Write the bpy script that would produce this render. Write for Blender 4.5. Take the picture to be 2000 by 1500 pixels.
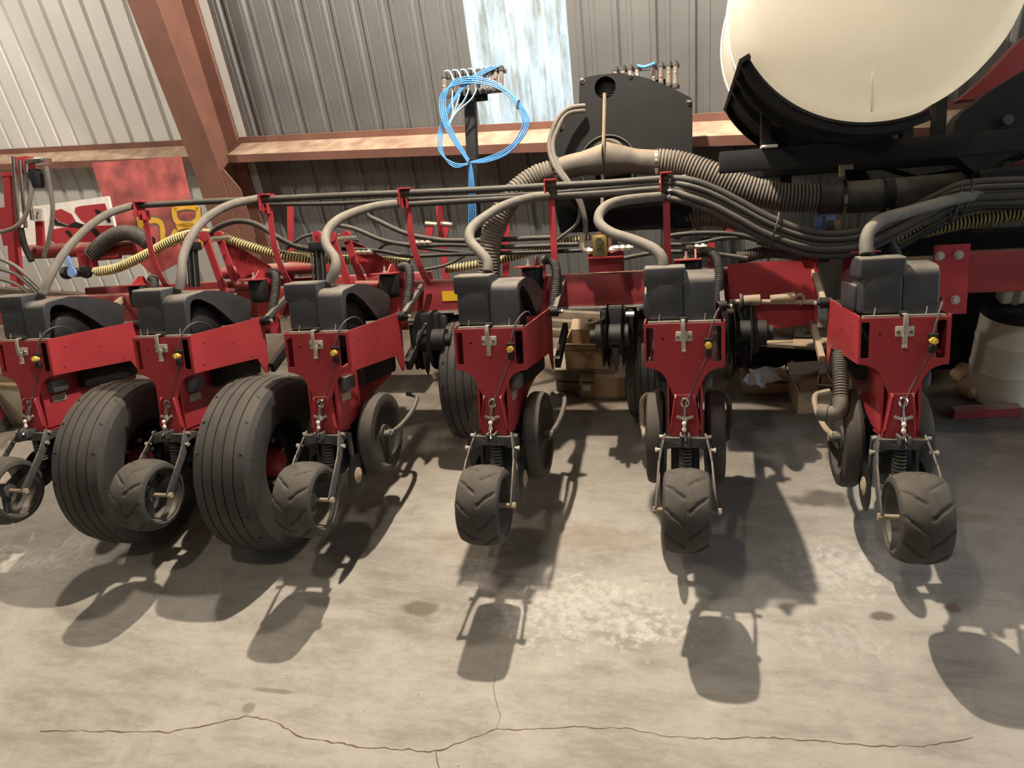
import bpy, bmesh, math, random
from mathutils import Vector, Matrix
random.seed(7)
PI = math.pi
for o in list(bpy.data.objects): bpy.data.objects.remove(o)
sc = bpy.context.scene
COL = sc.collection

# ------------------------------------------------------------------ camera
F = 1435.56
CAM = Vector((0.001, -2.581, 2.308))
RT = Vector((0.97339238, 0.19283477, -0.12378215))
UP = Vector((0.00876276, 0.5084718, 0.86103405))
FW = Vector((-0.22897704, 0.83920866, -0.49325281))
cd = bpy.data.cameras.new('camera'); cam = bpy.data.objects.new('camera', cd); COL.objects.link(cam)
cd.sensor_fit = 'HORIZONTAL'; cd.sensor_width = 36; cd.lens = F/2000*36; cd.clip_start = .02; cd.clip_end = 200
m = Matrix.Identity(4)
for i in range(3):
    m[i][0] = RT[i]; m[i][1] = UP[i]; m[i][2] = -FW[i]; m[i][3] = CAM[i]
cam.matrix_world = m
sc.camera = cam

# ------------------------------------------------------------------ world, exposure
w = bpy.data.worlds.new('world'); sc.world = w; w.use_nodes = True
nt = w.node_tree; bg = nt.nodes['Background']
sky = nt.nodes.new('ShaderNodeTexSky'); sky.sky_type = 'NISHITA'; sky.sun_disc = False
sky.sun_elevation = math.radians(28); sky.sun_rotation = math.radians(200)
nt.links.new(sky.outputs[0], bg.inputs[0]); bg.inputs[1].default_value = .75
vs = sc.view_settings
vs.view_transform = 'Standard'; vs.look = 'None'; vs.gamma = 1; vs.use_curve_mapping = False
vs.exposure = 0.18

# lamps of the shed: (x, y, z, watts, colour, radius)
LAMPS = [(-.75, .95, 3.9, 660, (1, .885, .75), .035),
         (-.9, -2.4, 4.6, 95, (1, .89, .77), .07),
         (3.3, .35, 4.4, 70, (1, .89, .77), .08),
         (-5.6, .3, 4.5, 380, (1, .90, .78), .12)]

# ------------------------------------------------------------------ frames
TAU = math.radians(19.4206); LZ = 1.08
CT, ST = math.cos(TAU), math.sin(TAU)
def l2w(p): return Vector((p[0], p[1]*CT+p[2]*ST, -p[1]*ST+p[2]*CT+LZ))
def w2l(P): Z = P[2]-LZ; return Vector((P[0], P[1]*CT-Z*ST, P[1]*ST+Z*CT))
CL = w2l(CAM)
def ray(u, v): return FW+RT*((u-1000)/F)-UP*((v-750)/F)
def at(u, v, y):                       # planter frame: the point at depth y on the sight line
    d = ray(u, v); dl = Vector((d[0], d[1]*CT-d[2]*ST, d[1]*ST+d[2]*CT))
    return CL+dl*((y-CL[1])/dl[1])
def fl(u, v, z=0):                     # world point on a level plane
    d = ray(u, v); return CAM+d*((z-CAM[2])/d[2])

# ------------------------------------------------------------------ materials
MATS = {}
def mat(name, col, rough=.5, metal=0, var=.15, scale=18, dust=0, dcol=(.34, .27, .19), bump=0, bscale=60, spec=.5, trans=0):
    if name in MATS: return MATS[name]
    M = bpy.data.materials.new(name); M.use_nodes = True
    t = M.node_tree; b = t.nodes['Principled BSDF']
    b.inputs['Roughness'].default_value = rough; b.inputs['Metallic'].default_value = metal
    b.inputs['Specular IOR Level'].default_value = spec
    co = t.nodes.new('ShaderNodeTexCoord')
    nz = t.nodes.new('ShaderNodeTexNoise'); nz.inputs['Scale'].default_value = scale; nz.inputs['Detail'].default_value = 5
    t.links.new(co.outputs['Object'], nz.inputs['Vector'])
    rp = t.nodes.new('ShaderNodeMix'); rp.data_type = 'RGBA'
    rp.inputs['A'].default_value = tuple(c*(1-var) for c in col)+(1,)
    rp.inputs['B'].default_value = tuple(min(1, c*(1+var)) for c in col)+(1,)
    nr = t.nodes.new('ShaderNodeMapRange'); nr.inputs['From Min'].default_value = .3; nr.inputs['From Max'].default_value = .7
    t.links.new(nz.outputs['Fac'], nr.inputs['Value']); t.links.new(nr.outputs[0], rp.inputs['Factor'])
    out = rp.outputs['Result']
    if dust:
        g = t.nodes.new('ShaderNodeNewGeometry'); sx = t.nodes.new('ShaderNodeSeparateXYZ')
        t.links.new(g.outputs['Normal'], sx.inputs[0])
        mr = t.nodes.new('ShaderNodeMapRange'); mr.interpolation_type = 'SMOOTHSTEP'
        mr.inputs['From Min'].default_value = .42; mr.inputs['From Max'].default_value = .95
        mr.inputs['To Min'].default_value = .04*dust; mr.inputs['To Max'].default_value = dust
        t.links.new(sx.outputs['Z'], mr.inputs['Value'])
        n2 = t.nodes.new('ShaderNodeTexNoise'); n2.inputs['Scale'].default_value = 9; n2.inputs['Detail'].default_value = 6
        t.links.new(g.outputs['Position'], n2.inputs['Vector'])
        m2 = t.nodes.new('ShaderNodeMapRange'); m2.inputs['From Min'].default_value = .3; m2.inputs['From Max'].default_value = .65
        m2.inputs['To Min'].default_value = .35; m2.inputs['To Max'].default_value = 1
        t.links.new(n2.outputs['Fac'], m2.inputs['Value'])
        mu = t.nodes.new('ShaderNodeMath'); mu.operation = 'MULTIPLY'
        t.links.new(mr.outputs[0], mu.inputs[0]); t.links.new(m2.outputs[0], mu.inputs[1])
        dm = t.nodes.new('ShaderNodeMix'); dm.data_type = 'RGBA'; dm.inputs['B'].default_value = dcol+(1,)
        t.links.new(mu.outputs[0], dm.inputs['Factor']); t.links.new(out, dm.inputs['A'])
        out = dm.outputs['Result']
        ra = t.nodes.new('ShaderNodeMapRange'); ra.inputs['To Min'].default_value = rough; ra.inputs['To Max'].default_value = .95
        t.links.new(mu.outputs[0], ra.inputs['Value']); t.links.new(ra.outputs[0], b.inputs['Roughness'])
    t.links.new(out, b.inputs['Base Color'])
    if bump:
        n3 = t.nodes.new('ShaderNodeTexNoise'); n3.inputs['Scale'].default_value = bscale; n3.inputs['Detail'].default_value = 4
        t.links.new(co.outputs['Object'], n3.inputs['Vector'])
        bp = t.nodes.new('ShaderNodeBump'); bp.inputs['Strength'].default_value = bump; bp.inputs['Distance'].default_value = .01
        t.links.new(n3.outputs['Fac'], bp.inputs['Height']); t.links.new(bp.outputs[0], b.inputs['Normal'])
    MATS[name] = M
    return M
RED = mat('red_paint', (.35, .033, .042), .38, var=.10, scale=6, dust=.35)
REDD = mat('dusty_red_paint', (.27, .028, .034), .5, var=.2, scale=5, dust=.75)
PLAS = mat('charcoal_plastic', (.031, .034, .039), .42, var=.15, scale=30, dust=.75, dcol=(.26, .22, .17), bump=.12, bscale=220)
BLK = mat('black_paint', (.010, .010, .011), .55, spec=.3, var=.3, dust=.25, dcol=(.10, .085, .07))
BLKD = mat('dull_black_steel', (.010, .0105, .011), .7, spec=.25, var=.25, scale=8, dust=.12, dcol=(.12, .10, .08))
RUB = mat('dusty_rubber', (.040, .036, .031), .75, var=.3, scale=14, dust=.4, dcol=(.16, .135, .10), bump=.1, bscale=150)
TIRE = mat('tire_rubber', (.036, .033, .030), .72, var=.3, scale=9, dust=.4, dcol=(.13, .11, .085), bump=.08, bscale=90)
GREY = mat('cast_grey_steel', (.075, .075, .075), .5, .25, var=.25, scale=22, dust=.5)
ZINC = mat('zinc_plated', (.58, .54, .45), .42, .6, var=.15, scale=40)
CHR = mat('bright_steel', (.62, .60, .56), .22, 1, var=.1)
BRASS = mat('brass', (.42, .31, .11), .35, .85, var=.12)
GOLD = mat('yellow_knob', (.80, .60, .12), .35, .2, var=.12)
WHT = mat('white_plastic', (.78, .76, .70), .4, var=.05)
TAN = mat('dust_caked_steel', (.36, .28, .19), .8, var=.2, dust=.3)
HOSE = mat('grey_hose', (.125, .114, .098), .7, var=.18, scale=25, dust=.55, dcol=(.30, .25, .19))
HOSED = mat('dark_hose', (.044, .041, .037), .6, var=.2, scale=25, dust=.42, dcol=(.25, .205, .15))
BHOSE = mat('black_hose', (.020, .020, .020), .5, var=.2, dust=.45, dcol=(.2, .17, .13))
DUCT = mat('ribbed_duct', (.145, .126, .102), .75, var=.15, dust=.6, dcol=(.29, .235, .165))
YEL = mat('cream_yellow_coil', (.62, .53, .23), .5, var=.12, dust=.3)
BLUE = mat('blue_tubing', (.10, .33, .72), .35, var=.08)
BLUEH = mat('blue_handle', (.20, .32, .62), .45, var=.1)
CLEAR = mat('grimy_clear_tube', (.24, .20, .16), .25, var=.3, dust=.3)
CARD = mat('cardboard', (.40, .27, .16), .85, var=.12, scale=7, dust=.4, dcol=(.42, .33, .22))
WOOD = mat('weathered_wood', (.20, .16, .11), .8, var=.3, scale=9, dust=.5)
TANKM = mat('cream_poly', (.84, .80, .70), .42, var=.035, scale=3, dust=.12, dcol=(.5, .42, .28))
OXIDE = mat('red_oxide_primer', (.20, .088, .064), .7, var=.18, scale=4, dust=.9, dcol=(.52, .40, .28))
GALV = mat('galvanised_siding', (.185, .19, .187), .45, .3, var=.12, scale=2.5, dust=.15)
PAINTW = mat('pale_siding', (.74, .735, .70), .5, 0, var=.04, scale=2.5, dust=.1)
PAPER = mat('white_paper', (.72, .70, .64), .7, var=.08)
YDEC = mat('yellow_sticker', (.66, .40, .02), .5, var=.05)
DRUM = mat('dirty_white_drum', (.50, .45, .36), .6, var=.2, scale=5, dust=.2)

_t = TANKM.node_tree; _b = _t.nodes['Principled BSDF']; _tr = _t.nodes.new('ShaderNodeBsdfTranslucent'); _mx = _t.nodes.new('ShaderNodeMixShader')
_tr.inputs[0].default_value = (.95, .92, .84, 1); _mx.inputs[0].default_value = .55
_t.links.new(_b.outputs[0], _mx.inputs[1]); _t.links.new(_tr.outputs[0], _mx.inputs[2]); _t.links.new(_mx.outputs[0], _t.nodes['Material Output'].inputs[0])

# ------------------------------------------------------------------ mesh helpers
def cross(a, b): return a.cross(b)
def frame(t):
    t = t.normalized(); a = Vector((0, 0, 1)) if abs(t.z) < .9 else Vector((1, 0, 0))
    x = t.cross(a).normalized(); return x, x.cross(t).normalized()
def spline(pts, step=.015, closed=False):
    P = [Vector(p) for p in pts]
    if len(P) == 2:
        n = max(1, int((P[1]-P[0]).length/step)); return [P[0].lerp(P[1], i/n) for i in range(n+1)]
    out = []; N = len(P); rng = N if closed else N-1
    for i in range(rng):
        if closed: a, b, c, d = P[i-1], P[i], P[(i+1) % N], P[(i+2) % N]
        else: a, b, c, d = P[max(0, i-1)], P[i], P[i+1], P[min(N-1, i+2)]
        n = max(2, int((c-b).length/step))
        for k in range(n):
            t = k/n
            out.append(.5*((2*b)+(c-a)*t+(2*a-5*b+4*c-d)*t*t+(3*b-a-3*c+d)*t**3))
    if not closed: out.append(P[-1])
    return out
class MB:
    def __init__(s): s.v = []; s.f = []
    def add(s, v, f):
        n = len(s.v); s.v += [Vector(p) for p in v]; s.f += [tuple(i+n for i in q) for q in f]; return s
    def bm(s, b):
        b.verts.ensure_lookup_table(); b.verts.index_update()
        s.add([v.co.copy() for v in b.verts], [[v.index for v in f.verts] for f in b.faces]); b.free(); return s
    def box(s, x0, x1, y0, y1, z0, z1, r=0, seg=2, T=None):
        b = bmesh.new(); bmesh.ops.create_cube(b, size=1)
        for v in b.verts:
            v.co = Vector(((x0+x1)/2+v.co.x*(x1-x0), (y0+y1)/2+v.co.y*(y1-y0), (z0+z1)/2+v.co.z*(z1-z0)))
        if r: bmesh.ops.bevel(b, geom=b.edges[:], offset=r, segments=seg, profile=.5, affect='EDGES')
        if T is not None: bmesh.ops.transform(b, matrix=T, verts=b.verts[:])
        return s.bm(b)
    def bar(s, a, b, w, h, up=(0, 0, 1), r=0):
        a = Vector(a); b = Vector(b); t = (b-a); L = t.length; t.normalize()
        u = Vector(up); x = t.cross(u).normalized(); z = x.cross(t)
        T = Matrix(((x.x, t.x, z.x, a.x), (x.y, t.y, z.y, a.y), (x.z, t.z, z.z, a.z), (0, 0, 0, 1)))
        return s.box(-w/2, w/2, 0, L, -h/2, h/2, r, 2, T)
    def cyl(s, a, b, r, seg=16, r2=None, cap=True):
        a = Vector(a); b = Vector(b); x, y = frame(b-a); r2 = r if r2 is None else r2
        v = []; f = []
        for k in range(seg):
            q = 2*PI*k/seg; d = x*math.cos(q)+y*math.sin(q); v += [a+d*r, b+d*r2]
        for k in range(seg):
            i, j = 2*k, 2*((k+1) % seg); f.append((i, j, j+1, i+1))
        if cap: f.append(tuple(2*k for k in range(seg))[::-1]); f.append(tuple(2*k+1 for k in range(seg)))
        return s.add(v, f)
    def tube(s, path, r, seg=8, cap=True, rf=None, closed=False):
        P = path; n = len(P); v = []; f = []; x = None
        for i, p in enumerate(P):
            t = (P[(i+1) % n]-P[i-1]) if closed else (P[min(n-1, i+1)]-P[max(0, i-1)])
            t.normalize()
            if x is None: x, y = frame(t)
            else:
                x = (x-t*x.dot(t)).normalized(); y = x.cross(t)
            rr = rf(i) if rf else r
            for k in range(seg):
                q = 2*PI*k/seg; v.append(p+(x*math.cos(q)+y*math.sin(q))*rr)
        for i in range(n if closed else n-1):
            j = (i+1) % n
            for k in range(seg):
                f.append((i*seg+k, i*seg+(k+1) % seg, j*seg+(k+1) % seg, j*seg+k))
        if cap and not closed: f.append(tuple(range(seg))[::-1]); f.append(tuple(range((n-1)*seg, n*seg)))
        return s.add(v, f)
    def lathe(s, prof, c=(0, 0, 0), ax='x', seg=32, closed=False):
        c = Vector(c); v = []; f = []; n = len(prof)
        for k in range(seg):
            q = 2*PI*k/seg; ca, sa = math.cos(q), math.sin(q)
            for h, r in prof:
                v.append(c+(Vector((h, r*ca, r*sa)) if ax == 'x' else Vector((r*ca, h, r*sa)) if ax == 'y' else Vector((r*ca, r*sa, h))))
        m = n if closed else n-1
        for k in range(seg):
            for i in range(m):
                a = k*n+i; b = k*n+(i+1) % n; c2 = ((k+1) % seg)*n+(i+1) % n; d = ((k+1) % seg)*n+i
                f.append((a, b, c2, d))
        return s.add(v, f)
    def prism(s, poly, h0, h1, ax='y'):        # poly of 2-tuples; ax = extrusion axis
        n = len(poly); v = []
        for h in (h0, h1):
            for a, b in poly: v.append((h, a, b) if ax == 'x' else (a, h, b) if ax == 'y' else (a, b, h))
        f = [tuple(range(n)), tuple(range(n, 2*n))[::-1]]+[(i, i+n, (i+1) % n+n, (i+1) % n) for i in range(n)]
        return s.add(v, f)
    def mesh(s, name, mt, ang=35, org=(0, 0, 0)):
        o = Vector(org)
        me = bpy.data.meshes.new(name); me.from_pydata([tuple(p-o) for p in s.v], [], s.f); me.update()
        b = bmesh.new(); b.from_mesh(me); bmesh.ops.recalc_face_normals(b, faces=b.faces[:]); b.to_mesh(me); b.free()
        me.materials.append(mt)
        me.polygons.foreach_set('use_smooth', [True]*len(me.polygons)); me.set_sharp_from_angle(angle=math.radians(ang))
        return me
def tag(o, label=None, cat=None, group=None, kind=None):
    if label: o['label'] = label
    if cat: o['category'] = cat
    if group: o['group'] = group
    if kind: o['kind'] = kind
    return o
def part(name, mb, mt, parent, ang=35, label=None, kind=None):
    o = bpy.data.objects.new(name, mb.mesh(name, mt, ang)); COL.objects.link(o); o.parent = parent
    if label: o['label'] = label
    if kind: o['kind'] = kind
    return o
def thing(name, loc, label, cat, group=None, rot=(0, 0, 0)):
    o = bpy.data.objects.new(name, None); COL.objects.link(o); o.location = loc; o.rotation_euler = rot
    o.empty_display_size = .05
    return tag(o, label, cat, group)
PR = (-TAU, 0, 0)
def pthing(name, org, label, cat, group=None):       # thing in the nose-down frame of the planter; parts are given in that frame
    o = thing(name, l2w(org), label, cat, group, PR); o['_o'] = 0; OFF[o.name] = Vector(org); del o['_o']; return o
OFF = {}
def ppart(name, mb, mt, parent, ang=35, label=None, kind=None):
    root = parent
    while root.parent: root = root.parent
    off = OFF.get(root.name, Vector((0, 0, 0)))
    o = bpy.data.objects.new(name, mb.mesh(name, mt, ang, off)); COL.objects.link(o); o.parent = parent
    if label: o['label'] = label
    if kind: o['kind'] = kind
    return o
def pmesh(name, mb, mt, label, cat, group=None, ang=35):   # one-mesh thing in the planter frame
    xs = [p.x for p in mb.v]; ys = [p.y for p in mb.v]; zs = [p.z for p in mb.v]
    org = Vector(((min(xs)+max(xs))/2, (min(ys)+max(ys))/2, min(zs)))
    o = bpy.data.objects.new(name, mb.mesh(name, mt, ang, org)); COL.objects.link(o)
    o.location = l2w(org); o.rotation_euler = PR
    return tag(o, label, cat, group)
def wmesh(name, mb, mt, label=None, cat=None, group=None, ang=35, kind=None):
    xs = [p.x for p in mb.v]; ys = [p.y for p in mb.v]; zs = [p.z for p in mb.v]
    org = Vector(((min(xs)+max(xs))/2, (min(ys)+max(ys))/2, min(zs)))
    o = bpy.data.objects.new(name, mb.mesh(name, mt, ang, org)); COL.objects.link(o); o.location = org
    return tag(o, label, cat, group, kind)
def curveplate(outer, holes, h, bev=0):
    """flat plate with holes in the XZ plane, thickness h centred on y=0 -> MB"""
    cu = bpy.data.curves.new('tmp', 'CURVE'); cu.dimensions = '2D'; cu.fill_mode = 'BOTH'; cu.extrude = h/2-bev; cu.bevel_depth = bev; cu.bevel_resolution = 1
    for loop in [outer]+holes:
        sp = cu.splines.new('POLY'); sp.points.add(len(loop)-1); sp.use_cyclic_u = True
        for p, (a, b) in zip(sp.points, loop): p.co = (a, b, 0, 1)
    ob = bpy.data.objects.new('tmp', cu); COL.objects.link(ob)
    dg = bpy.context.evaluated_depsgraph_get(); me = bpy.data.meshes.new_from_object(ob.evaluated_get(dg))
    mb = MB(); mb.add([(v.co.x, -v.co.z, v.co.y) for v in me.vertices], [tuple(p.vertices) for p in me.polygons])
    bpy.data.objects.remove(ob); bpy.data.curves.remove(cu); bpy.data.meshes.remove(me)
    return mb
def rrect(x0, x1, z0, z1, r, n=4):
    out = []
    for cx, cz, a0 in ((x1-r, z1-r, 0), (x0+r, z1-r, 90), (x0+r, z0+r, 180), (x1-r, z0+r, 270)):
        for k in range(n+1):
            a = math.radians(a0+90*k/n); out.append((cx+r*math.cos(a), cz+r*math.sin(a)))
    return out
def circ(cx, cz, r, n=12): return [(cx+r*math.cos(2*PI*k/n), cz+r*math.sin(2*PI*k/n)) for k in range(n)]
def ribbed(mb, path, r, pitch=.02, amp=.006, seg=14):
    L = [0]
    for i in range(1, len(path)): L.append(L[-1]+(path[i]-path[i-1]).length)
    n = int(L[-1]/pitch*4); P = []; j = 0
    for k in range(n+1):
        d = L[-1]*k/n
        while j < len(L)-2 and L[j+1] < d: j += 1
        P.append(path[j].lerp(path[j+1], (d-L[j])/max(1e-9, L[j+1]-L[j])))
    return mb.tube(P, r, seg, rf=lambda i: r+amp*(1, .45, -1, .45)[i % 4])
def helix(mb, path, r, pitch, wire, per=14, seg=5):
    L = [0]
    for i in range(1, len(path)): L.append(L[-1]+(path[i]-path[i-1]).length)
    n = int(L[-1]/pitch*per); P = []; j = 0; x = None
    for k in range(n+1):
        d = L[-1]*k/n
        while j < len(L)-2 and L[j+1] < d: j += 1
        p = path[j].lerp(path[j+1], (d-L[j])/max(1e-9, L[j+1]-L[j])); t = (path[j+1]-path[j]).normalized()
        if x is None: x, y = frame(t)
        else: x = (x-t*x.dot(t)).normalized(); y = x.cross(t)
        q = 2*PI*k/per; P.append(p+(x*math.cos(q)+y*math.sin(q))*r)
    return mb.tube(P, wire, seg)
def copy_tree(o, parent=None):
    c = o.copy(); COL.objects.link(c); c.parent = parent
    for ch in o.children: copy_tree(ch, c)
    return c

# ================================================================== the shed
def floor_mat():
    M = bpy.data.materials.new('stained_concrete'); M.use_nodes = True; t = M.node_tree; b = t.nodes['Principled BSDF']
    N = t.nodes.new; Lk = t.links.new
    co = N('ShaderNodeTexCoord')
    def noise(sc_, det=6, rough=.6, dis=0):
        n = N('ShaderNodeTexNoise'); n.inputs['Scale'].default_value = sc_; n.inputs['Detail'].default_value = det
        n.inputs['Roughness'].default_value = rough; n.inputs['Distortion'].default_value = dis
        Lk(co.outputs['Object'], n.inputs['Vector']); return n.outputs['Fac']
    def rng(v, a, b_, c=0, d=1, smooth=True):
        r = N('ShaderNodeMapRange'); r.interpolation_type = 'SMOOTHSTEP' if smooth else 'LINEAR'
        for k, x in zip(('From Min', 'From Max', 'To Min', 'To Max'), (a, b_, c, d)): r.inputs[k].default_value = x
        Lk(v, r.inputs['Value']); return r.outputs[0]
    def mul(a, b_):
        x = N('ShaderNodeMath'); x.operation = 'MULTIPLY'
        for i, q in enumerate((a, b_)):
            if isinstance(q, (int, float)): x.inputs[i].default_value = q
            else: Lk(q, x.inputs[i])
        return x.outputs[0]
    def mix(f, A, B):
        x = N('ShaderNodeMix'); x.data_type = 'RGBA'; Lk(f, x.inputs['Factor'])
        for k, q in (('A', A), ('B', B)):
            if isinstance(q, tuple): x.inputs[k].default_value = q+(1,)
            else: Lk(q, x.inputs[k])
        return x.outputs['Result']
    sx = N('ShaderNodeSeparateXYZ'); Lk(co.outputs['Object'], sx.inputs[0])
    c = mix(rng(noise(1.1, 7, .65), .35, .65), (.30, .272, .228), (.475, .437, .368))
    st = N('ShaderNodeTexNoise'); mp_ = N('ShaderNodeMapping'); mp_.inputs['Scale'].default_value = (3, 11, 1); mp_.inputs['Rotation'].default_value = (0, 0, .25)
    Lk(co.outputs['Object'], mp_.inputs[0]); Lk(mp_.outputs[0], st.inputs['Vector']); st.inputs['Detail'].default_value = 9; st.inputs['Roughness'].default_value = .75; st.inputs['Scale'].default_value = 1
    c = mix(mul(rng(st.outputs['Fac'], .42, .62), .55), c, (.49, .458, .392))
    c = mix(mul(rng(st.outputs['Fac'], .5, .3), .5), c, (.235, .205, .165))
    c = mix(mul(rng(noise(4.5, 8, .7, .6), .5, .7), .55), c, (.30, .272, .222))
    c = mix(mul(rng(noise(55, 4, .7), .62, .72), .5), c, (.17, .145, .115))
    c = mix(mul(rng(noise(19, 6, .7), .55, .75), .45), c, (.27, .242, .195))
    def spot(x, y, rx, ry, a, e=.35, ns=9, amp=.9):
        cx = N('ShaderNodeMapping'); cx.vector_type = 'POINT'
        cx.inputs['Location'].default_value = (-x/rx, -y/ry, 0); cx.inputs['Scale'].default_value = (1/rx, 1/ry, 0)
        Lk(co.outputs['Object'], cx.inputs[0]); le = N('ShaderNodeVectorMath'); le.operation = 'LENGTH'; Lk(cx.outputs[0], le.inputs[0])
        ad = N('ShaderNodeMath'); ad.operation = 'ADD'; Lk(le.outputs['Value'], ad.inputs[0]); Lk(rng(noise(ns, 5), .2, .8, -amp/2, amp/2, False), ad.inputs[1])
        return mul(rng(ad.outputs[0], 1.1, .9-e), a)
    # pale lime bloom, then oil and rust marks with shapes of their own
    for u, v, rx, ry, a in ((1150, 1190, .42, .20, .75), (1640, 1110, .22, .16, .7), (950, 1075, .14, .16, .5), (1260, 1230, .2, .08, .7), (1640, 1250, .2, .1, .5), (60, 1090, .35, .10, .75), (180, 1060, .2, .06, .6)):
        p = fl(u, v); c = mix(spot(p.x, p.y, rx, ry, a*.8, 1.1, 26, 2.8), c, (.68, .65, .58))
    for u, v, rx, ry, a, col in ((815, 1188, .10, .045, .8, (.15, .115, .075)), (1725, 1203, .055, .028, .85, (.11, .088, .062)), (1862, 1188, .035, .03, .6, (.19, .10, .045)),
                                 (1610, 975, .16, .07, .75, (.05, .043, .036)), (900, 1060, .16, .12, .3, (.30, .20, .12)), (1150, 1050, .3, .10, .35, (.30, .21, .13)), (485, 1382, .03, .03, .6, (.15, .12, .09)), (540, 1350, .1, .012, .6, (.16, .13, .09)), (1865, 1010, .2, .05, .4, (.27, .19, .11))):
        p = fl(u, v); c = mix(spot(p.x, p.y, rx, ry, a), c, col)
    # soil tracked in along the wall side, plus painted shade under the planter
    soil_shade = mul(rng(sx.outputs['Y'], -.05, .9), rng(noise(2.2, 6, .6), .25, .6, .35, .95))
    c = mix(soil_shade, c, (.108, .080, .055))
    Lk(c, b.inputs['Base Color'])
    Lk(rng(noise(6, 5), .3, .7, .62, .9), b.inputs['Roughness'])
    bp = N('ShaderNodeBump'); bp.inputs['Strength'].default_value = .25; bp.inputs['Distance'].default_value = .01
    Lk(noise(35, 8, .7), bp.inputs['Height']); Lk(bp.outputs[0], b.inputs['Normal'])
    return M
mb = MB()
NX, NY = 24, 20
mb.add([(-11+20*i/NX, -10+16*j/NY, 0) for j in range(NY+1) for i in range(NX+1)],
       [(j*(NX+1)+i, j*(NX+1)+i+1, (j+1)*(NX+1)+i+1, (j+1)*(NX+1)+i) for j in range(NY) for i in range(NX)])
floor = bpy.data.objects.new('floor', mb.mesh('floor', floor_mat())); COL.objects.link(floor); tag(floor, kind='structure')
CRK = mat('crack_dirt', (.17, .10, .06), .9, var=.3)
def crack(pts, wd):
    P = []
    for a, b in zip(pts[:-1], pts[1:]):
        A, B = fl(*a), fl(*b); n = max(2, int((B-A).length/.02))
        for k in range(n): P.append(A.lerp(B, k/n)+Vector((random.uniform(-1, 1), random.uniform(-1, 1), 0))*.0045)
    P.append(fl(*pts[-1])); v = []; f = []
    for i, p in enumerate(P):
        t = P[min(len(P)-1, i+1)]-P[max(0, i-1)]; nrm = Vector((-t.y, t.x, 0)).normalized(); ww = wd*random.uniform(.25, 1.2)
        v += [p+nrm*ww+Vector((0, 0, .0012)), p-nrm*ww+Vector((0, 0, .0012))]
    for i in range(len(P)-1): f.append((2*i, 2*i+1, 2*i+3, 2*i+2))
    part('crack', MB().add(v, f), CRK, floor)
crack([(80, 1427), (200, 1428), (330, 1430), (430, 1412), (485, 1398), (530, 1408), (590, 1440), (700, 1458), (850, 1468), (930, 1440), (970, 1424)], .0022)
crack([(970, 1424), (1040, 1425), (1120, 1420), (1220, 1422), (1300, 1438), (1380, 1442), (1500, 1440), (1620, 1448), (1700, 1457), (1800, 1458), (1900, 1440)], .0016)
crack([(850, 1468), (862, 1520), (858, 1560)], .002)
crack([(970, 1424), (978, 1404), (962, 1340), (972, 1300)], .001)
mb = MB()
for k in range(110):
    x, y = random.uniform(-3.4, 1.4), random.uniform(-1.25, .3); r = random.uniform(.0012, .0042)
    b = bmesh.new(); bmesh.ops.create_icosphere(b, subdivisions=1, radius=r)
    for q in b.verts: q.co = q.co*random.uniform(.7, 1.2)+Vector((x, y, r*.6))
    mb.bm(b)
o = wmesh('floor_grit', mb, PAPER, 'pale crumbs of grit scattered over the concrete floor', 'grit', kind='stuff')

WA = math.atan(.2); W0 = Vector((-.76, 2.12, 0))
WD = Vector((math.cos(WA), -math.sin(WA), 0)); WN = Vector((-math.sin(WA), -math.cos(WA), 0))
def wallpt(u, v, off=0):
    d = ray(u, v); p0 = W0+WN*off; t = (p0-CAM).dot(WN)/d.dot(WN); P = CAM+d*t
    return (P-W0).dot(WD), P.z
sl0 = wallpt(920, 120)[0]; sl1 = wallpt(1114, 120)[0]; SW = sl1-sl0
colS = wallpt(375, 240, .3)[0]
GZ = wallpt(860, 262)[1]
def sheet(x0, x1, z0, z1, minor=.0035, major=.016):
    n = 3; st = (x1-x0)/n; pts = []
    for k in range(n):
        c = x0+st*(k+.5)
        pts += [(c-.5*st, 0)]
        if minor: pts += [(c-.29*st, 0), (c-.275*st, minor), (c-.25*st, minor), (c-.235*st, 0)]
        pts += [(c-.135*st, 0), (c-.085*st, major), (c+.085*st, major), (c+.135*st, 0)]
        if minor: pts += [(c+.235*st, 0), (c+.25*st, minor), (c+.275*st, minor), (c+.29*st, 0)]
    pts.append((x1, 0)); m_ = MB(); v = []
    for x, y in pts: v += [(x, y, z0), (x, y, z1)]
    return m_.add(v, [(2*i, 2*i+2, 2*i+3, 2*i+1) for i in range(len(pts)-1)])
CURB = mat('base_trim', (.16, .12, .09), .8, var=.2, dust=.5)
wall = bpy.data.objects.new('wall_back', MB().box(-10.6, 10, -.05, .06, 0, .05).mesh('wall_back', CURB)); COL.objects.link(wall)
wall.location = W0; wall.rotation_euler = (0, 0, -WA); tag(wall, kind='structure')
SKYL = bpy.data.materials.new('fibreglass_skylight'); SKYL.use_nodes = True
t = SKYL.node_tree; b = t.nodes['Principled BSDF']; t.nodes.remove(b)
tr = t.nodes.new('ShaderNodeBsdfTranslucent'); df = t.nodes.new('ShaderNodeBsdfDiffuse'); mx = t.nodes.new('ShaderNodeMixShader')
nz = t.nodes.new('ShaderNodeTexNoise'); nz.inputs['Scale'].default_value = 4; nz.inputs['Detail'].default_value = 9; nz.inputs['Roughness'].default_value = .7
co = t.nodes.new('ShaderNodeTexCoord'); mp = t.nodes.new('ShaderNodeMapping'); mp.inputs['Scale'].default_value = (2.2, 1, .5)
t.links.new(co.outputs['Object'], mp.inputs[0]); t.links.new(mp.outputs[0], nz.inputs['Vector'])
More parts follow.
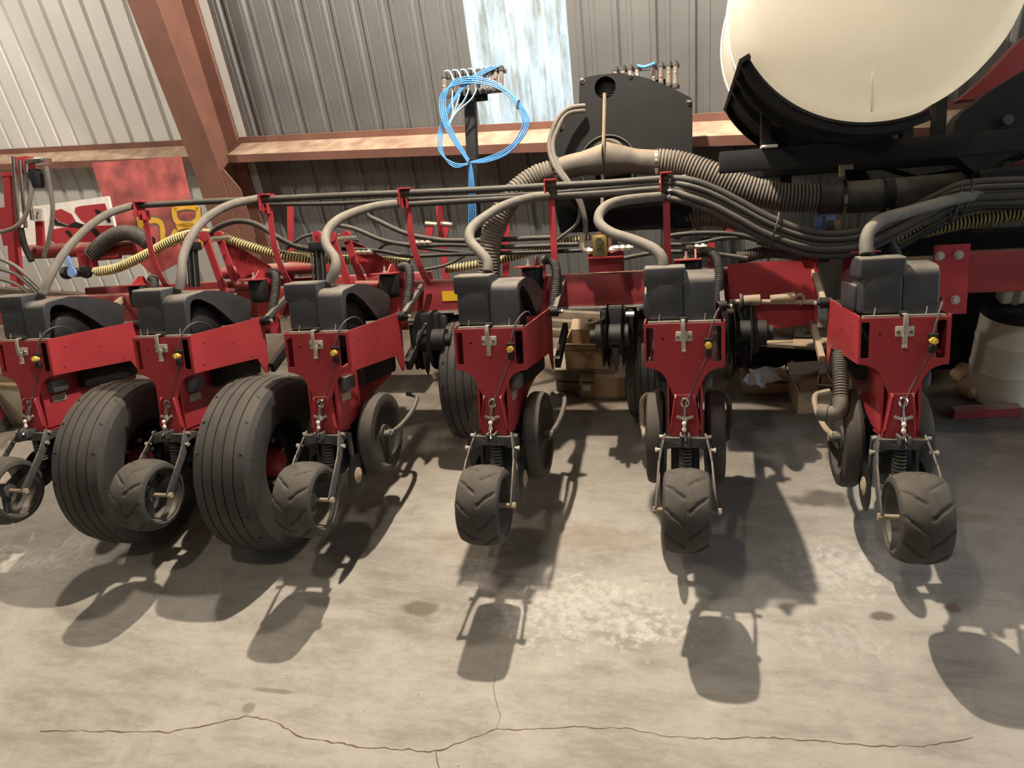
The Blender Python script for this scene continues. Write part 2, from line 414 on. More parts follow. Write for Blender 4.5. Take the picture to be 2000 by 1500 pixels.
rp = t.nodes.new('ShaderNodeValToRGB'); rp.color_ramp.elements[0].position = .36; rp.color_ramp.elements[0].color = (.40, .37, .28, 1)
rp.color_ramp.elements[1].position = .62; rp.color_ramp.elements[1].color = (.92, .96, .97, 1)
t.links.new(nz.outputs['Fac'], rp.inputs[0]); t.links.new(rp.outputs[0], tr.inputs[0]); t.links.new(rp.outputs[0], df.inputs[0])
mx.inputs[0].default_value = .2; t.links.new(tr.outputs[0], mx.inputs[1]); t.links.new(df.outputs[0], mx.inputs[2])
t.links.new(mx.outputs[0], t.nodes['Material Output'].inputs[0])
HT = 5.2
for k in range(-12, 11):
    x0 = sl0+k*SW; x1 = x0+SW
    mt_ = PAINTW if (x0+x1)/2 < colS-.1 else GALV
    if k == 0:
        part('siding_sheet', sheet(x0, x1, 0, GZ), GALV, wall, 20)
        part('skylight_sheet', sheet(x0, x1, GZ, HT, .01, .03), SKYL, wall, 20, 'translucent fibreglass skylight sheet')
    elif mt_ == PAINTW: part('siding_sheet', sheet(x0, x1, 0, HT, 0, .03), mt_, wall, 20)
    else: part('siding_sheet', sheet(x0, x1, 0, HT), mt_, wall, 20)
def girt(name, x0, x1):
    m_ = MB(); A, B = -.20, -.01
    m_.prism([(B, GZ), (B, GZ+.05), (B-.006, GZ+.05), (B-.006, GZ+.005), (A+.006, GZ-.04), (A+.006, GZ-.085), (A+.02, GZ-.09), (A+.02, GZ-.095), (A, GZ-.092), (A, GZ-.036)][::-1], x0, x1, 'x')
    o = bpy.data.objects.new(name, m_.mesh(name, OXIDE, 20)); COL.objects.link(o); o.location = W0; o.rotation_euler = (0, 0, -WA); tag(o, kind='structure')
girt('trim_1', -10.4, colS-.12)
girt('trim_2', colS+.13, 9.8)
# tapered frame column
colm = bpy.data.objects.new('trim_3', None); COL.objects.link(colm); colm.location = W0+WD*colS; colm.rotation_euler = (0, 0, -WA); tag(colm, kind='structure')
def off(z): return -(.31+.07*(z-1.3)) if z > 1.3 else -.31
m_ = MB(); fw_ = .125
for zz0, zz1 in ((0, 1.3), (1.3, HT)):
    a, b = off(zz0), off(zz1)
    m_.add([(-fw_, a, zz0), (fw_, a, zz0), (fw_, b, zz1), (-fw_, b, zz1), (-fw_, a+.012, zz0), (fw_, a+.012, zz0), (fw_, b+.012, zz1), (-fw_, b+.012, zz1)],
           [(0, 1, 2, 3), (4, 7, 6, 5), (0, 4, 5, 1), (1, 5, 6, 2), (3, 2, 6, 7), (0, 3, 7, 4)])
part('inner_flange', m_, OXIDE, colm, 20)
part('web', MB().prism([(-.03, 0), (-.3, 0), (-.3, 1.3), (off(HT)+.01, HT), (-.03, HT)], -.005, .005, 'x'), OXIDE, colm, 20)
part('outer_flange', MB().box(-fw_, fw_, -.05, -.03, 0, HT), OXIDE, colm, 20)
part('gusset_plate', MB().prism([(fw_, .75), (fw_, 1.27), (fw_+.03, 1.27), (fw_+.13, 1.12), (fw_+.13, .75)], -.30, -.29, 'y'), OXIDE, colm, 20)
# the rest of the shed, out of view
PLAIN = mat('pale_liner', (.20, .19, .17), .7, var=.1)
o = wmesh('ceiling', MB().box(-11, 5.6, -10, 5, HT, HT+.05), PLAIN, kind='structure')
o = wmesh('wall_left', MB().box(-11.1, -11, -10, 5, 0, HT), PLAIN, kind='structure')
mb = MB(); mb.box(5.5, 5.6, -10, -2.6, 0, HT).box(5.5, 5.6, .7, 5, 0, HT).box(5.5, 5.6, -2.6, .7, 3.3, HT)
o = wmesh('wall_right', mb, PLAIN, kind='structure')
o = wmesh('wall_front', MB().box(-11, 5.6, -10.1, -10, 0, HT), PLAIN, kind='structure')

def shop_lamp(x, y, z, pw, col, rad, lab):
    e = thing('shop_lamp', (x, y, z), lab, 'lamp', 'hanging shop lamps')
    part('lamp_shade', MB().lathe([(.05, .0), (.05, .05), (.04, .14), (-.0, .2), (-.03, .22), (-.03, .215), (.0, .19), (.03, .13), (.042, .0)], ax='z', seg=28), ZINC, e)
    part('hanging_rod', MB().cyl((0, 0, .05), (0, 0, HT-z), .006), BLK, e)
    l = bpy.data.lights.new('bulb', 'POINT'); l.energy = pw; l.color = col; l.shadow_soft_size = rad
    lo = bpy.data.objects.new('bulb', l); COL.objects.link(lo); lo.parent = e; lo.location = (0, 0, -.10)
for (a, lab) in zip(LAMPS, ('hanging shop lamp above the row units', 'hanging shop lamp above the open floor', 'hanging shop lamp at the tank end', 'hanging shop lamp by the pale siding')):
    shop_lamp(*a, lab)

# ================================================================== row units
S = .762
def press_wheel(parent):
    """wide rubber press wheel with chevron grooves, axle along x, centred at the unit's axle"""
    c = Vector((.004, -.229, -.686)); R = .156; hw = .083; NA = 216; NC = 30; NCH = 10
    v = []; f = []
    xs = [-hw+2*hw*i/(NC-1) for i in range(NC)]
    for k in range(NA):
        th = 2*PI*k/NA
        for x in xs:
            s = abs(x)/hw; r = R-.020*s**2.4-(.010*max(0, s-.93)/.07)
            ph = th*NCH/(2*PI)+(.5 if x > 0 else 0)-s*-.76
            fr = ph-math.floor(ph)
            d = 0
            if .04 < s < .88 and fr < .13: d = .006*min(1, (1-s)*4)
            if s < .05: d = max(d, .002)
            r -= d
            v.append(c+Vector((x, r*math.cos(th), r*math.sin(th))))
    for k in range(NA):
        for i in range(NC-1):
            a = k*NC+i; b = ((k+1) % NA)*NC+i; f.append((a, a+1, b+1, b))
    tyre = MB().add(v, f)
    tyre.lathe([(-hw, R-.03), (-hw-.001, R-.036), (-hw+.004, R-.040), (-hw+.02, R-.041)], c, 'x', 56)
    tyre.lathe([(hw, R-.03), (hw+.001, R-.036), (hw-.004, R-.040), (hw-.02, R-.041)], c, 'x', 56)
    w_ = part('press_wheel', tyre, RUB, parent, 50)
    rim = MB().lathe([(-hw+.006, R-.036), (-hw+.01, R-.046), (-.02, R-.05), (.02, R-.05), (hw-.01, R-.046), (hw-.006, R-.036)], c, 'x', 48)
    part('wheel_rim', rim, GREY, w_)
    sp = MB()
    for k in range(3):
        q = 2*PI*k/3+.5
        sp.bar(c+Vector((.0, .02*math.cos(q), .02*math.sin(q))), c+Vector((.0, (R-.05)*math.cos(q), (R-.05)*math.sin(q))), .03, .022, (1, 0, 0))
    sp.cyl(c+Vector((-.03, 0, 0)), c+Vector((.03, 0, 0)), .03, 20)
    part('spoked_hub', sp, GREY, w_)
    ax = MB().cyl(c+Vector((-.115, 0, 0)), c+Vector((.115, 0, 0)), .009, 12)
    for sg in (-1, 1): ax.cyl(c+Vector((sg*.106, 0, 0)), c+Vector((sg*.122, 0, 0)), .013, 6)
    part('axle', ax, TAN, w_)
def row_unit():
    e = thing('row_unit', (0, 0, 0), '', 'row unit', 'row units along the toolbar', PR)
    # rear plate with two slots and a small hole
    out = [(-.150, -.027), (.147, -.027), (.147, -.195), (.125, -.197), (.105, -.205), (.09, -.213), (.078, -.226), (.065, -.25), (.053, -.28), (.044, -.305), (.040, -.32), (-.038, -.32), (-.042, -.305), (-.051, -.28), (-.063, -.25), (-.076, -.226), (-.09, -.211), (-.105, -.203), (-.125, -.195), (-.147, -.192)]
    holes = [rrect(-.143, -.114, -.172, -.04, .006), rrect(.103, .136, -.174, -.037, .008), circ(-.08, -.084, .005)]
    part('rear_plate', curveplate(out, holes, .006, .001), RED, e, 40)
    # flared neck channel under the plate
    nk = MB(); n0 = [(-.040, -.30), (.042, -.30), (.042, -.33), (.060, -.445), (.060, -.463), (-.059, -.463), (-.059, -.445), (-.038, -.33)]
    nk.prism(n0, -.012, -.006, 'y')
    for sg in (-1, 1):
        nk.add([(sg*.040, -.012, -.30), (sg*.060, -.012, -.462), (sg*.064, .11, -.47), (sg*.044, .11, -.29), (sg*.034, -.012, -.30), (sg*.054, -.012, -.462), (sg*.058, .11, -.47), (sg*.038, .11, -.29)],
               [(0, 1, 2, 3), (4, 7, 6, 5), (0, 3, 7, 4), (1, 5, 6, 2), (0, 4, 5, 1), (3, 2, 6, 7)])
        nk.add([(sg*.030, -.013, -.30), (sg*.038, -.013, -.30), (sg*.058, -.013, -.44), (sg*.046, -.013, -.44), (sg*.034, -.024, -.31), (sg*.036, -.024, -.31), (sg*.055, -.024, -.43), (sg*.051, -.024, -.43)],
               [(0, 3, 2, 1), (4, 5, 6, 7), (0, 1, 5, 4), (1, 2, 6, 5), (2, 3, 7, 6), (3, 0, 4, 7)])
    part('neck_bracket', nk, RED, e, 30)
    # frame cheeks going forward
    for sg in (-1, 1):
        fr = MB().prism([(.0, -.2), (.62, -.12), (.62, -.32), (.40, -.36), (.14, -.45), (.0, -.45)], sg*.062-.004, sg*.062+.004, 'x')
        part('frame_cheek', fr, RED, e, 30)
        sd = MB().prism([(0, -.020), (.585, .0), (.60, -.01), (.60, -.29), (.57, -.295), (.50, -.205), (0, -.193)], sg*.1475-.0025, sg*.1475+.0025, 'x')
        sp = part('side_panel', sd, RED, e, 30)
        for y, z in ((.09, -.07), (.07, -.165), (.45, -.19), (.30, -.10)):
            part('hole_plug', MB().cyl((sg*.148, y, z), (sg*.1515, y, z), .004, 8), BLK, sp)
        fb = MB().cyl((sg*.14, .58, -.02), (sg*.185, .58, -.02), .024, 16).cyl((sg*.185, .58, -.02), (sg*.20, .58, -.02), .011, 6)
        part('pivot_bushing', fb, BLK, e)
        bo = MB().cyl((sg*.198, .58, -.02), (sg*.21, .58, -.02), .010, 6); part('pivot_bolt', bo, ZINC, e)
        # parallel arms up to the toolbar
        part('parallel_arm', MB().bar((sg*.170, .58, -.02), (sg*.170, .88, .105), .022, .034, r=.003), GREY if sg > 0 else TAN, e, 30)
        part('parallel_arm', MB().bar((sg*.170, .59, -.27), (sg*.170, .88, -.13), .026, .055 if sg > 0 else .034, r=.003), BLK if sg > 0 else TAN, e, 30)
    part('data_plate', MB().box(.0665, .069, .05, .13, -.335, -.30), ZINC, e); part('grey_guard', MB().box(.067, .105, .03, .12, -.285, -.225, .008), GREY, e)
    fm = MB().box(-.11, .11, .22, .60, -.30, -.06, .02)
    part('meter_body', fm, BLK, e)
    part('tray_rim', MB().box(-.135, .135, .008, .034, -.030, -.019), ZINC, e)
    # seed hopper: main tub, raised inlet block, arched chute side
    def arch(off_):
        return None
    tub = MB().box(-.140, .004, .034, .34, -.018, .135, .016, 3)
    outer = [(.034, -.02), (.034, .118), (.038, .135), (.05, .148), (.075, .155), (.19, .165), (.26, .161), (.34, .150), (.42, .131), (.50, .108), (.55, .090), (.562, .078), (.55, .05), (.525, -.02)]
    inner = [(.40, -.02), (.367, .006), (.325, .038), (.281, .066), (.235, .095), (.19, .122), (.15, .137), (.11, .140), (.085, .134), (.068, .12), (.060, .10), (.058, -.02)]
    ring = outer+inner
    cx_ = [(.0, 0, .012), (.006, .0, .0), (.108, .0, .0), (.118, 0, .012)]
    # shell wall thickness: closed top between x=0 and x=.118, side crescent, open inside
    bmx = bmesh.new()
    n = len(ring)
    vv = [[bmx.verts.new((x, y, z)) for (y, z) in ring] for x in (.0, .118)]
    for i in range(n): bmx.faces.new((vv[0][i], vv[0][(i+1) % n], vv[1][(i+1) % n], vv[1][i]))
    bmx.faces.new(vv[0]); bmx.faces.new(vv[1][::-1])
    es = [ed for ed in bmx.edges if abs(ed.verts[0].co.x-ed.verts[1].co.x) < 1e-6 and ed.verts[0].co.x > .1]
    bmesh.ops.bevel(bmx, geom=es, offset=.008, segments=3, profile=.5, affect='EDGES')
    hp = MB().bm(bmx)
    for p, q in zip(tub.v, tub.v): pass
    hp.add(tub.v, tub.f)
    hop = part('seed_hopper', hp, PLAS, e, 40)
    cap = MB()
    bmx = bmesh.new()
    prof = [(.030, .112), (.030, .187), (.125, .192), (.165, .178), (.215, .140), (.215, .112)]
    v0 = [bmx.verts.new((-.150, y, z)) for y, z in prof]; v1 = [bmx.verts.new((.008, y, z)) for y, z in prof]
    k = len(prof)
    for i in range(k): bmx.faces.new((v0[i], v0[(i+1) % k], v1[(i+1) % k], v1[i]))
    bmx.faces.new(v0); bmx.faces.new(v1[::-1])
    bmesh.ops.recalc_face_normals(bmx, faces=bmx.faces[:])
    bmesh.ops.bevel(bmx, geom=bmx.edges[:], offset=.010, segments=3, profile=.5, affect='EDGES')
    cap.bm(bmx); part('inlet_block', cap, PLAS, hop, 40)
    for x in (-.095, .075):
        part('rim_clip', MB().bar((x, .030, -.02), (x+.004, .031, .008), .003, .003), ZINC, hop)
    part('meter_dome', MB().lathe([(.005, .0), (.005, .115), (.03, .125), (.07, .115), (.085, .09), (.09, .0)], (0, .235, -.015), 'x', 28), BLK, hop)
    part('bulge', MB().box(-.155, -.13, .10, .32, -.01, .09, .012, 3), PLAS, hop)
    # latch
    la = MB().box(-.032, .030, -.010, -.004, -.094, -.056, .003)
    L = part('latch', la, ZINC, e)
    part('strap', MB().box(-.012, .004, -.030, -.024, -.082, -.012, .002).box(-.012, .004, -.024, .012, -.016, -.010, .002).box(-.010, .006, -.022, -.010, -.126, -.078, .002).box(-.010, .006, -.028, -.012, -.132, -.126), ZINC, L)
    part('catch', MB().box(-.016, .012, -.002, .03, -.024, -.004, .004), BLK, L)
    for x in (-.024, .018): part('bolt', MB().cyl((x, -.010, -.076), (x, -.020, -.076), .0065, 6), CHR, L)
    # yellow knob, clip and wire
    kn = part('knob', MB().cyl((.088, -.012, -.108), (.088, -.040, -.108), .0125, 8).box(.084, .092, -.046, -.038, -.114, -.102), GOLD, e, label='yellow drain knob')
    part('clip', MB().box(.072, .106, -.022, -.004, -.096, -.084, .003), BLK, kn)
    part('cord_clamp', MB().box(.076, .100, -.026, -.004, -.152, -.124, .005), BLK, kn)
    part('wire', MB().tube(spline([(.088, -.014, -.088), (.096, -.010, -.055), (.108, .002, -.015), (.125, .03, .018), (.14, .08, .030), (.142, .14, .012), (.138, .19, -.03)], .01), .0035, 6), HOSED, kn)
    part('cord', MB().tube(spline([(.084, -.016, -.150), (.045, -.012, -.235), (.012, -.020, -.31), (-.002, -.042, -.36), (-.003, -.055, -.395)], .02), .0022, 5), GREY, e)
    part('bead', MB().lathe([(-.020, .002), (-.019, .007), (-.011, .0085), (-.004, .005), (.004, .0055), (.010, .0085), (.017, .007), (.020, .002)], (-.003, -.058, -.413), 'z', 12), WHT, e, label='white bead')
    part('pull_pin', MB().tube([Vector((-.003, -.059, -.43)), Vector((-.001, -.07, -.452)), Vector((.002, -.082, -.462))], .004, 6), CHR, e)
    eb = MB().tube([Vector((.0+.013*math.cos(a), -.022, -.327+.016*math.sin(a))) for a in [2*PI*i/16 for i in range(16)]], .0045, 6, closed=True)
    eb.cyl((.0, -.024, -.34), (.0, -.036, -.405), .0055, 8)
    part('eye_bolt', eb, CHR, e)
    wg = MB().cyl((.0, -.034, -.382), (.0, -.036, -.398), .009, 8).bar((-.006, -.036, -.388), (-.03, -.04, -.378), .004, .010).bar((.006, -.036, -.388), (.03, -.04, -.378), .004, .010)
    part('wing_nut', wg, ZINC, e)
    # closing yoke, spring and arms
    yk = MB()
    yk.add([(-.078, -.02, -.462), (.076, -.02, -.462), (.080, -.125, -.452), (-.083, -.125, -.452), (-.078, -.02, -.482), (.076, -.02, -.482), (.078, -.125, -.50), (.045, -.127, -.488), (0, -.128, -.484), (-.047, -.127, -.488), (-.081, -.125, -.50)],
           [(0, 1, 2, 3), (3, 2, 6, 7, 8, 9, 10), (0, 4, 5, 1), (1, 5, 6, 2), (0, 3, 10, 4), (4, 10, 9, 8, 7, 6, 5)])
    for q in yk.v: q.y += .075; q.z -= .010
    y_ = part('yoke', yk, GREY, e, 25)
    part('clevis', MB().box(-.020, -.012, -.085, -.02, -.478, -.444, .002).box(.010, .018, -.085, -.02, -.478, -.444, .002).cyl((-.02, -.06, -.455), (.018, -.06, -.455), .007, 8), GREY, y_)
    for sg in (-1, 1):
        am = MB()
        pts = [(sg*.080, -.020, -.455), (sg*.094, -.066, -.512), (sg*.099, -.095, -.545), (sg*.110, -.229, -.686)]
        for a, b in zip(pts[:-1], pts[1:]):
            am.bar(a, b, .007, .034, (0, 1, .4), r=.0015)
        A_ = part('wheel_arm', am, GREY, e, 30)
        part('bolt', MB().cyl((sg*.085, -.06, -.505), (sg*.112, -.06, -.505), .006, 8).cyl((sg*.105, -.06, -.505), (sg*.113, -.06, -.505), .0095, 6), ZINC, A_)
        part('bolt', MB().cyl((sg*.076, -.025, -.462), (sg*.098, -.025, -.462), .007, 8), ZINC, A_)
    sb = MB().box(-.055, .055, .035, .12, -.62, -.475, .01).cyl((0, -.008, -.48), (0, .0, -.61), .008, 8)
    part('tail_block', sb, BLK, e)
    part('spring', helix(MB(), spline([(.0, -.012, -.488), (.0, -.004, -.61)], .02), .021, .014, .0045, 14, 6), GREY, e)
    press_wheel(e)
    # gauge wheels, opener discs, closing discs
    for sg in (-1, 1):
        c = Vector((sg*.122, .30, -.55)); R = .200
        pr = [(-.036, .05), (-.036, .14), (-.037, .175), (-.033, .192), (-.02, R), (.018, R), (.032, .193), (.038, .175), (.034, .150), (.016, .135), (.012, .11), (.014, .05), (.022, .045), (.022, .0)]
        g = part('gauge_wheel', MB().lathe([(h*sg, r) for h, r in pr], c, 'x', 44), RUB, e, 30)
        part('hub_cap', MB().cyl(c+Vector((sg*.02, 0, 0)), c+Vector((sg*.05, 0, 0)), .022, 12).cyl(c+Vector((sg*.05, 0, 0)), c+Vector((sg*.058, 0, 0)), .010, 6), GREY, g)
        ar = MB().tube(spline([(sg*.168, .33, -.545), (sg*.185, .40, -.53), (sg*.195, .52, -.495), (sg*.195, .60, -.455), (sg*.175, .655, -.44), (sg*.12, .67, -.43)], .02), .012, 8)
        ar.cyl((sg*.15, .32, -.548), (sg*.185, .32, -.548), .02, 12)
        part('gauge_arm', ar, GREY if sg > 0 else TAN, e)
        part('opener_disc', MB().lathe([(-.002, .0), (-.002, .17), (0, .19), (.002, .17), (.002, 0)], (sg*.035, .40, -.58), 'x', 48), BLK, e)
        d = part('closing_disc', MB().lathe([(-.0025, .0), (-.0025, .09), (0, .097), (.0025, .09), (.0025, 0)], (sg*.096, .065, -.675), 'x', 36), BLK, e)
        part('disc_hub', MB().lathe([(.0, .036), (sg*.004, .036), (sg*.007, .026), (sg*.011, .018), (sg*.013, .0)], (sg*.098, .065, -.675), 'x', 20), TAN, d)
        part('disc_arm', MB().bar((sg*.075, .06, -.48), (sg*.082, .065, -.675), .012, .028, (0, 1, 0)), GREY, e)
    # down-pressure bag, its bracket and the drop hose up by the toolbar
    bb = part('bag_bracket', MB().box(-.045, .08, .70, .84, .183, .191, .002).prism([(.70, .19), (.84, .19), (.80, .235), (.76, .235)], .050, .058, 'x').box(-.045, .08, .86, .875, -.12, .19), RED, e, 30)
    part('bracket_bolt', MB().cyl((.012, .77, .19), (.012, .77, .225), .006, 8).cyl((.012, .77, .191), (.012, .77, .201), .012, 6), ZINC, bb)
    part('air_bag', MB().lathe([(.183, .0), (.183, .046), (.172, .052), (.14, .050), (.11, .054), (.075, .050), (.065, .044), (.06, 0)], (.032, .775, 0), 'z', 24), BLK, e)
    ribbed_ = MB(); ribbed(ribbed_, spline([(.085, .83, .215), (.125, .80, .215), (.152, .76, .175), (.158, .72, .10), (.150, .69, .02), (.145, .67, -.03)], .008), .022, .009, .0022, 14)
    part('drop_hose', ribbed_, BHOSE, e, 60)
    part('seed_tube_guard', MB().box(-.02, .02, .30, .46, -.68, -.35, .008), BLK, e)
    return e
ROWLAB = {1: 'red row unit at the left edge, half cut off beside the ribbed tire',
          2: 'red row unit whose press wheel hangs between the two ribbed tires',
          3: 'red row unit just right of the ribbed tires, small hubbed disc beside its press wheel',
          4: 'red row unit in the middle, standing left of the cardboard boxes',
          5: 'red row unit facing straight on, press wheel seen flat with the coil spring above it',
          6: 'red row unit below the cream tank, grey ribbed drop tube on its left'}
proto = row_unit(); UNITS = {}
for k in range(1, 7):
    o = proto if k == 6 else copy_tree(proto)
    o.location = l2w(((k-5)*S, 0, 0)); o['label'] = ROWLAB[k]; UNITS[k] = o
# the drop tube that only the last unit shows
x6 = S
dt = MB(); ribbed(dt, spline([(-.155, .30, -.20), (-.165, .22, -.28), (-.17, .17, -.36)], .01), .026, .011, .003, 14)
d6 = part('drop_tube', dt, HOSE, UNITS[6])
part('elbow', MB().tube(spline([(-.17, .175, -.355), (-.172, .16, -.385), (-.185, .155, -.41), (-.225, .17, -.415)], .008), .030, 14).cyl((-.215, .165, -.415), (-.25, .18, -.412), .034, 14), HOSE, d6)

# ================================================================== transport tires (stand on the floor)
def tire(name, x, y, R, w_, lab, ribs=5):
    e = thing(name, (x, y, 0), lab, 'tire', 'ribbed transport tires')
    hw = w_/2; prof = [(-hw*.62, R*.50), (-hw*.80, R*.53), (-hw*.96, R*.66), (-hw, R*.80), (-hw*.97, R*.91), (-hw*.86, R*.965)]
    g = .014; tr_ = hw*.86*2
    for k in range(ribs):
        a = -tr_/2+tr_*k/ribs; b = a+tr_/ribs
        def rr(q): return R*(1-.035*abs(q/(tr_/2))**2.6)
        gap = tr_*.014
        prof += [(a+gap, rr(a)-.001), (b-gap, rr(b)-.001)]
        if k < ribs-1: prof += [(b-gap*.6, rr(b)-g), (b+gap*.6, rr(b)-g)]
    prof += [(hw*.86, R*.965), (hw*.97, R*.91), (hw, R*.80), (hw*.96, R*.66), (hw*.80, R*.53), (hw*.62, R*.50)]
    tb = MB().lathe(prof, (0, 0, R), 'x', 72)
    tr = part('tread', tb, TIRE, e, 28)
    sp = MB()
    for k in range(18):
        q = 2*PI*k/18
        for sg in (-1, 1):
            c0 = Vector((sg*hw*.80, 0, R)); d = Vector((0, math.cos(q), math.sin(q)))
            a = Vector((sg*hw*.70, math.cos(q-.02)*R*.985, R+math.sin(q-.02)*R*.985)); b = Vector((sg*hw*.985, math.cos(q+.05)*R*.90, R+math.sin(q+.05)*R*.90))
            sp.bar(a, b, .003, .006, d)
    part('shoulder_sipe', sp, BLK, tr, kind='stuff')
    rm = MB().lathe([(-hw*.64, R*.50), (-hw*.66, R*.53), (-hw*.6, R*.47), (-hw*.2, R*.44), (hw*.2, R*.44), (hw*.6, R*.47), (hw*.66, R*.53), (hw*.64, R*.50)], (0, 0, R), 'x', 48)
    r_ = part('rim', rm, BLKD, e)
    part('wheel_disc', MB().lathe([(.0, .06), (.0, R*.30), (hw*.15, R*.36), (hw*.1, R*.45)], (0, 0, R), 'x', 40), BLKD, r_)
    part('hub', MB().lathe([(-.02, .0), (-.02, .07), (.03, .07), (.06, .05), (.07, .0)], (0, 0, R), 'x', 24), RED, r_)
    for k in range(6):
        q = 2*PI*k/6; part('lug_nut', MB().cyl((.0, .10*math.cos(q), R+.10*math.sin(q)), (.02, .10*math.cos(q), R+.10*math.sin(q)), .011, 6), ZINC, r_)
tire('transport_tire', -2.66, -.06, .405, .28, 'leftmost large ribbed tire, standing between the first two row units')
tire('transport_tire', -1.92, -.06, .412, .285, 'large ribbed tire with its sidewall and rim in view, left of the third unit')
tire('transport_tire', -1.12, .84, .355, .25, 'dark ribbed tire far under the toolbar, behind the middle row unit')
tire('transport_tire', -.20, 1.06, .34, .20, 'dark tire half hidden behind the neck of the straight-on unit')

# ================================================================== toolbar and its fixtures
XE = at(1592, 560, .88).x
tb = pthing('toolbar', (-2, .95, -.05), 'long red square toolbar carrying the row units, yellow sticker on it', 'toolbar')
ppart('beam', MB().box(-5.2, XE, .88, 1.04, -.028, .135, .012), REDD, tb)
ppart('bottom_strip', MB().box(-5.2, at(1258, 600, .88).x,   .870, .885, -.038, -.026), ZINC, tb, label='pale steel strip')
a, b = at(863, 569, .876), at(900, 587, .876)
ppart('sticker', MB().box(a.x, b.x+.03, .8765, .8795, b.z, a.z), YDEC, tb, label='plain yellow sticker')
a, b = at(1421, 515, .86), at(1592, 640, .86)
ppart('side_plate', MB().prism([(a.x, a.z-.002), (a.x+.24, a.z+.004), (b.x, a.z), (b.x, b.z+.02), (a.x+.24, b.z), (a.x, b.z+.05)], .855, .867, 'y'), RED, tb)
a, b = at(1383, 474, .90), at(1396, 515, .90); ppart('tab', MB().box(a.x, b.x, .89, .90, .10, a.z), RED, tb)
ppart('end_plate', MB().box(XE-.012, XE+.004, .82, 1.08, -.19, .17), RED, tb)
a, b = at(1855, 493, .78), at(1855, 574, .78)
mf = pthing('frame_tube', (1.6, .85, b.z), 'dusty red box tube with a bolted flange, right of the last unit', 'frame')
ppart('tube', MB().box(a.x, 3.4, .78, .96, b.z, a.z, .01), REDD, mf)
a, b = at(1824, 479, .775), at(1886, 612, .775)
ppart('flange', MB().box(a.x, b.x, .765, .778, b.z, a.z), RED, mf)
for u, v in ((1836, 500), (1873, 498), (1866, 586)):
    p = at(u, v, .76); ppart('bolt', MB().cyl((p.x, .765, p.z), (p.x, .745, p.z), .014, 6).cyl((p.x, .767, p.z), (p.x, .760, p.z), .02, 16), ZINC, mf)
# hangers that carry the hose run
HX = [at(275, 395, .75).x, at(518, 380, .75).x, at(790, 368, .75).x, at(1074, 350, .75).x, at(1300, 337, .75).x]
HZ = [at(275, 393, .75).z, at(518, 379, .75).z, at(790, 367, .75).z, at(1074, 350, .75).z, at(1300, 336, .75).z]
HLAB = ['red strap hanger nearest the yellow stencil numbers', 'red strap hanger with two hanging loops above the second unit', 'red strap hanger left of the blue tubing', 'red strap hanger left of the tan drain rod', 'red strap hanger where the hoses bundle and dive']
for i, (x, z) in enumerate(zip(HX, HZ)):
    bz = .12; lean = .03 if i < 3 else .006
    h = pthing('hose_hanger', (x+lean, .80, bz), HLAB[i], 'hanger', 'red hose hangers')
    st = MB()
    pts = [(x+.012+lean*1.5, .86, bz), (x+.016+lean, .79, bz+.07), (x+.014, .765, bz+.22), (x+.008, .76, z-.09)]
    if i >= 3: pts = [(x+.006, .80, bz-.04), (x+.004, .77, bz+.1), (x+.002, .765, bz+.25), (x, .76, z-.06)]
    P = spline(pts, .03)
    for a, b in zip(P[:-1], P[1:]): st.bar(a, b+(b-a)*.1, .032, .007, (0, 1, 0))
    ppart('strap', st, RED, h, 60)
    hd = MB().box(x-.026, x+.030, .72, .80, z-.008, z, .001)
    hd.box(x-.024, x-.019, .715, .80, z-.085, z)
    ppart('head', hd, RED, h)
    if i < 3:
        for dx in (-.012, .012): ppart('loop', MB().box(x+dx-.002, x+dx+.003, .73, .79, z-.10, z-.05), RED, h)
    ppart('clip', MB().tube([Vector((x-.026, .755+.02*math.cos(q), z-.05+.022*math.sin(q))) for q in [2*PI*k/14 for k in range(14)]], .003, 6, closed=True), CHR, h)
for (u0, v0, u1, v1, y, lab) in ((567, 397, 562, 485, 1.2, 'bare red strap standing behind the second hanger'), (856, 384, 868, 492, 1.2, 'bare red strap standing behind the third hanger'), (988, 436, 985, 485, 1.25, 'bare red strap behind the left ribbed duct')):
    A, B = at(u0, v0, y), at(u1, v1, y); B.z -= .18
    pmesh('support_strap', MB().bar(B, A, .04, .006, (0, 1, 0)), RED, lab, 'strap', 'plain red straps')

# ================================================================== hoses
def path(pts): return spline([at(*p) for p in pts], .02)
def hose(name, pts, r, mt_, lab, cat='hose', group=None, seg=10):
    return pmesh(name, MB().tube(path(pts), r, seg), mt_, lab, cat, group, 60)
G1 = 'grey seed hoses from the hoppers'
hose('seed_hose', [(84, 574, .10), (98, 540, .14), (125, 495, .25), (165, 450, .45), (210, 418, .62), (258, 402, .74)], .020, HOSE, 'grey hose arching off the leftmost hopper', group=G1)
hose('seed_hose', [(350, 565, .12), (355, 535, .14), (358, 500, .2), (375, 460, .3), (405, 425, .45), (450, 400, .6), (504, 388, .74)], .021, HOSE, 'grey hose arching off the second hopper past the yellow coil hose', group=G1)
hose('seed_hose', [(645, 552, .12), (655, 525, .13), (655, 505, .16), (638, 480, .22), (638, 455, .3), (660, 430, .4), (700, 412, .55), (740, 402, .66), (778, 398, .75)], .022, HOSE, 'grey hose curling off the third hopper', group=G1)
hose('seed_hose', [(952, 530, .10), (952, 510, .12), (935, 490, .16), (918, 470, .22), (920, 448, .28), (945, 425, .4), (985, 402, .52), (1030, 388, .64), (1068, 383, .75)], .022, HOSE, 'grey hose curling off the fourth hopper across the ribbed duct', group=G1)
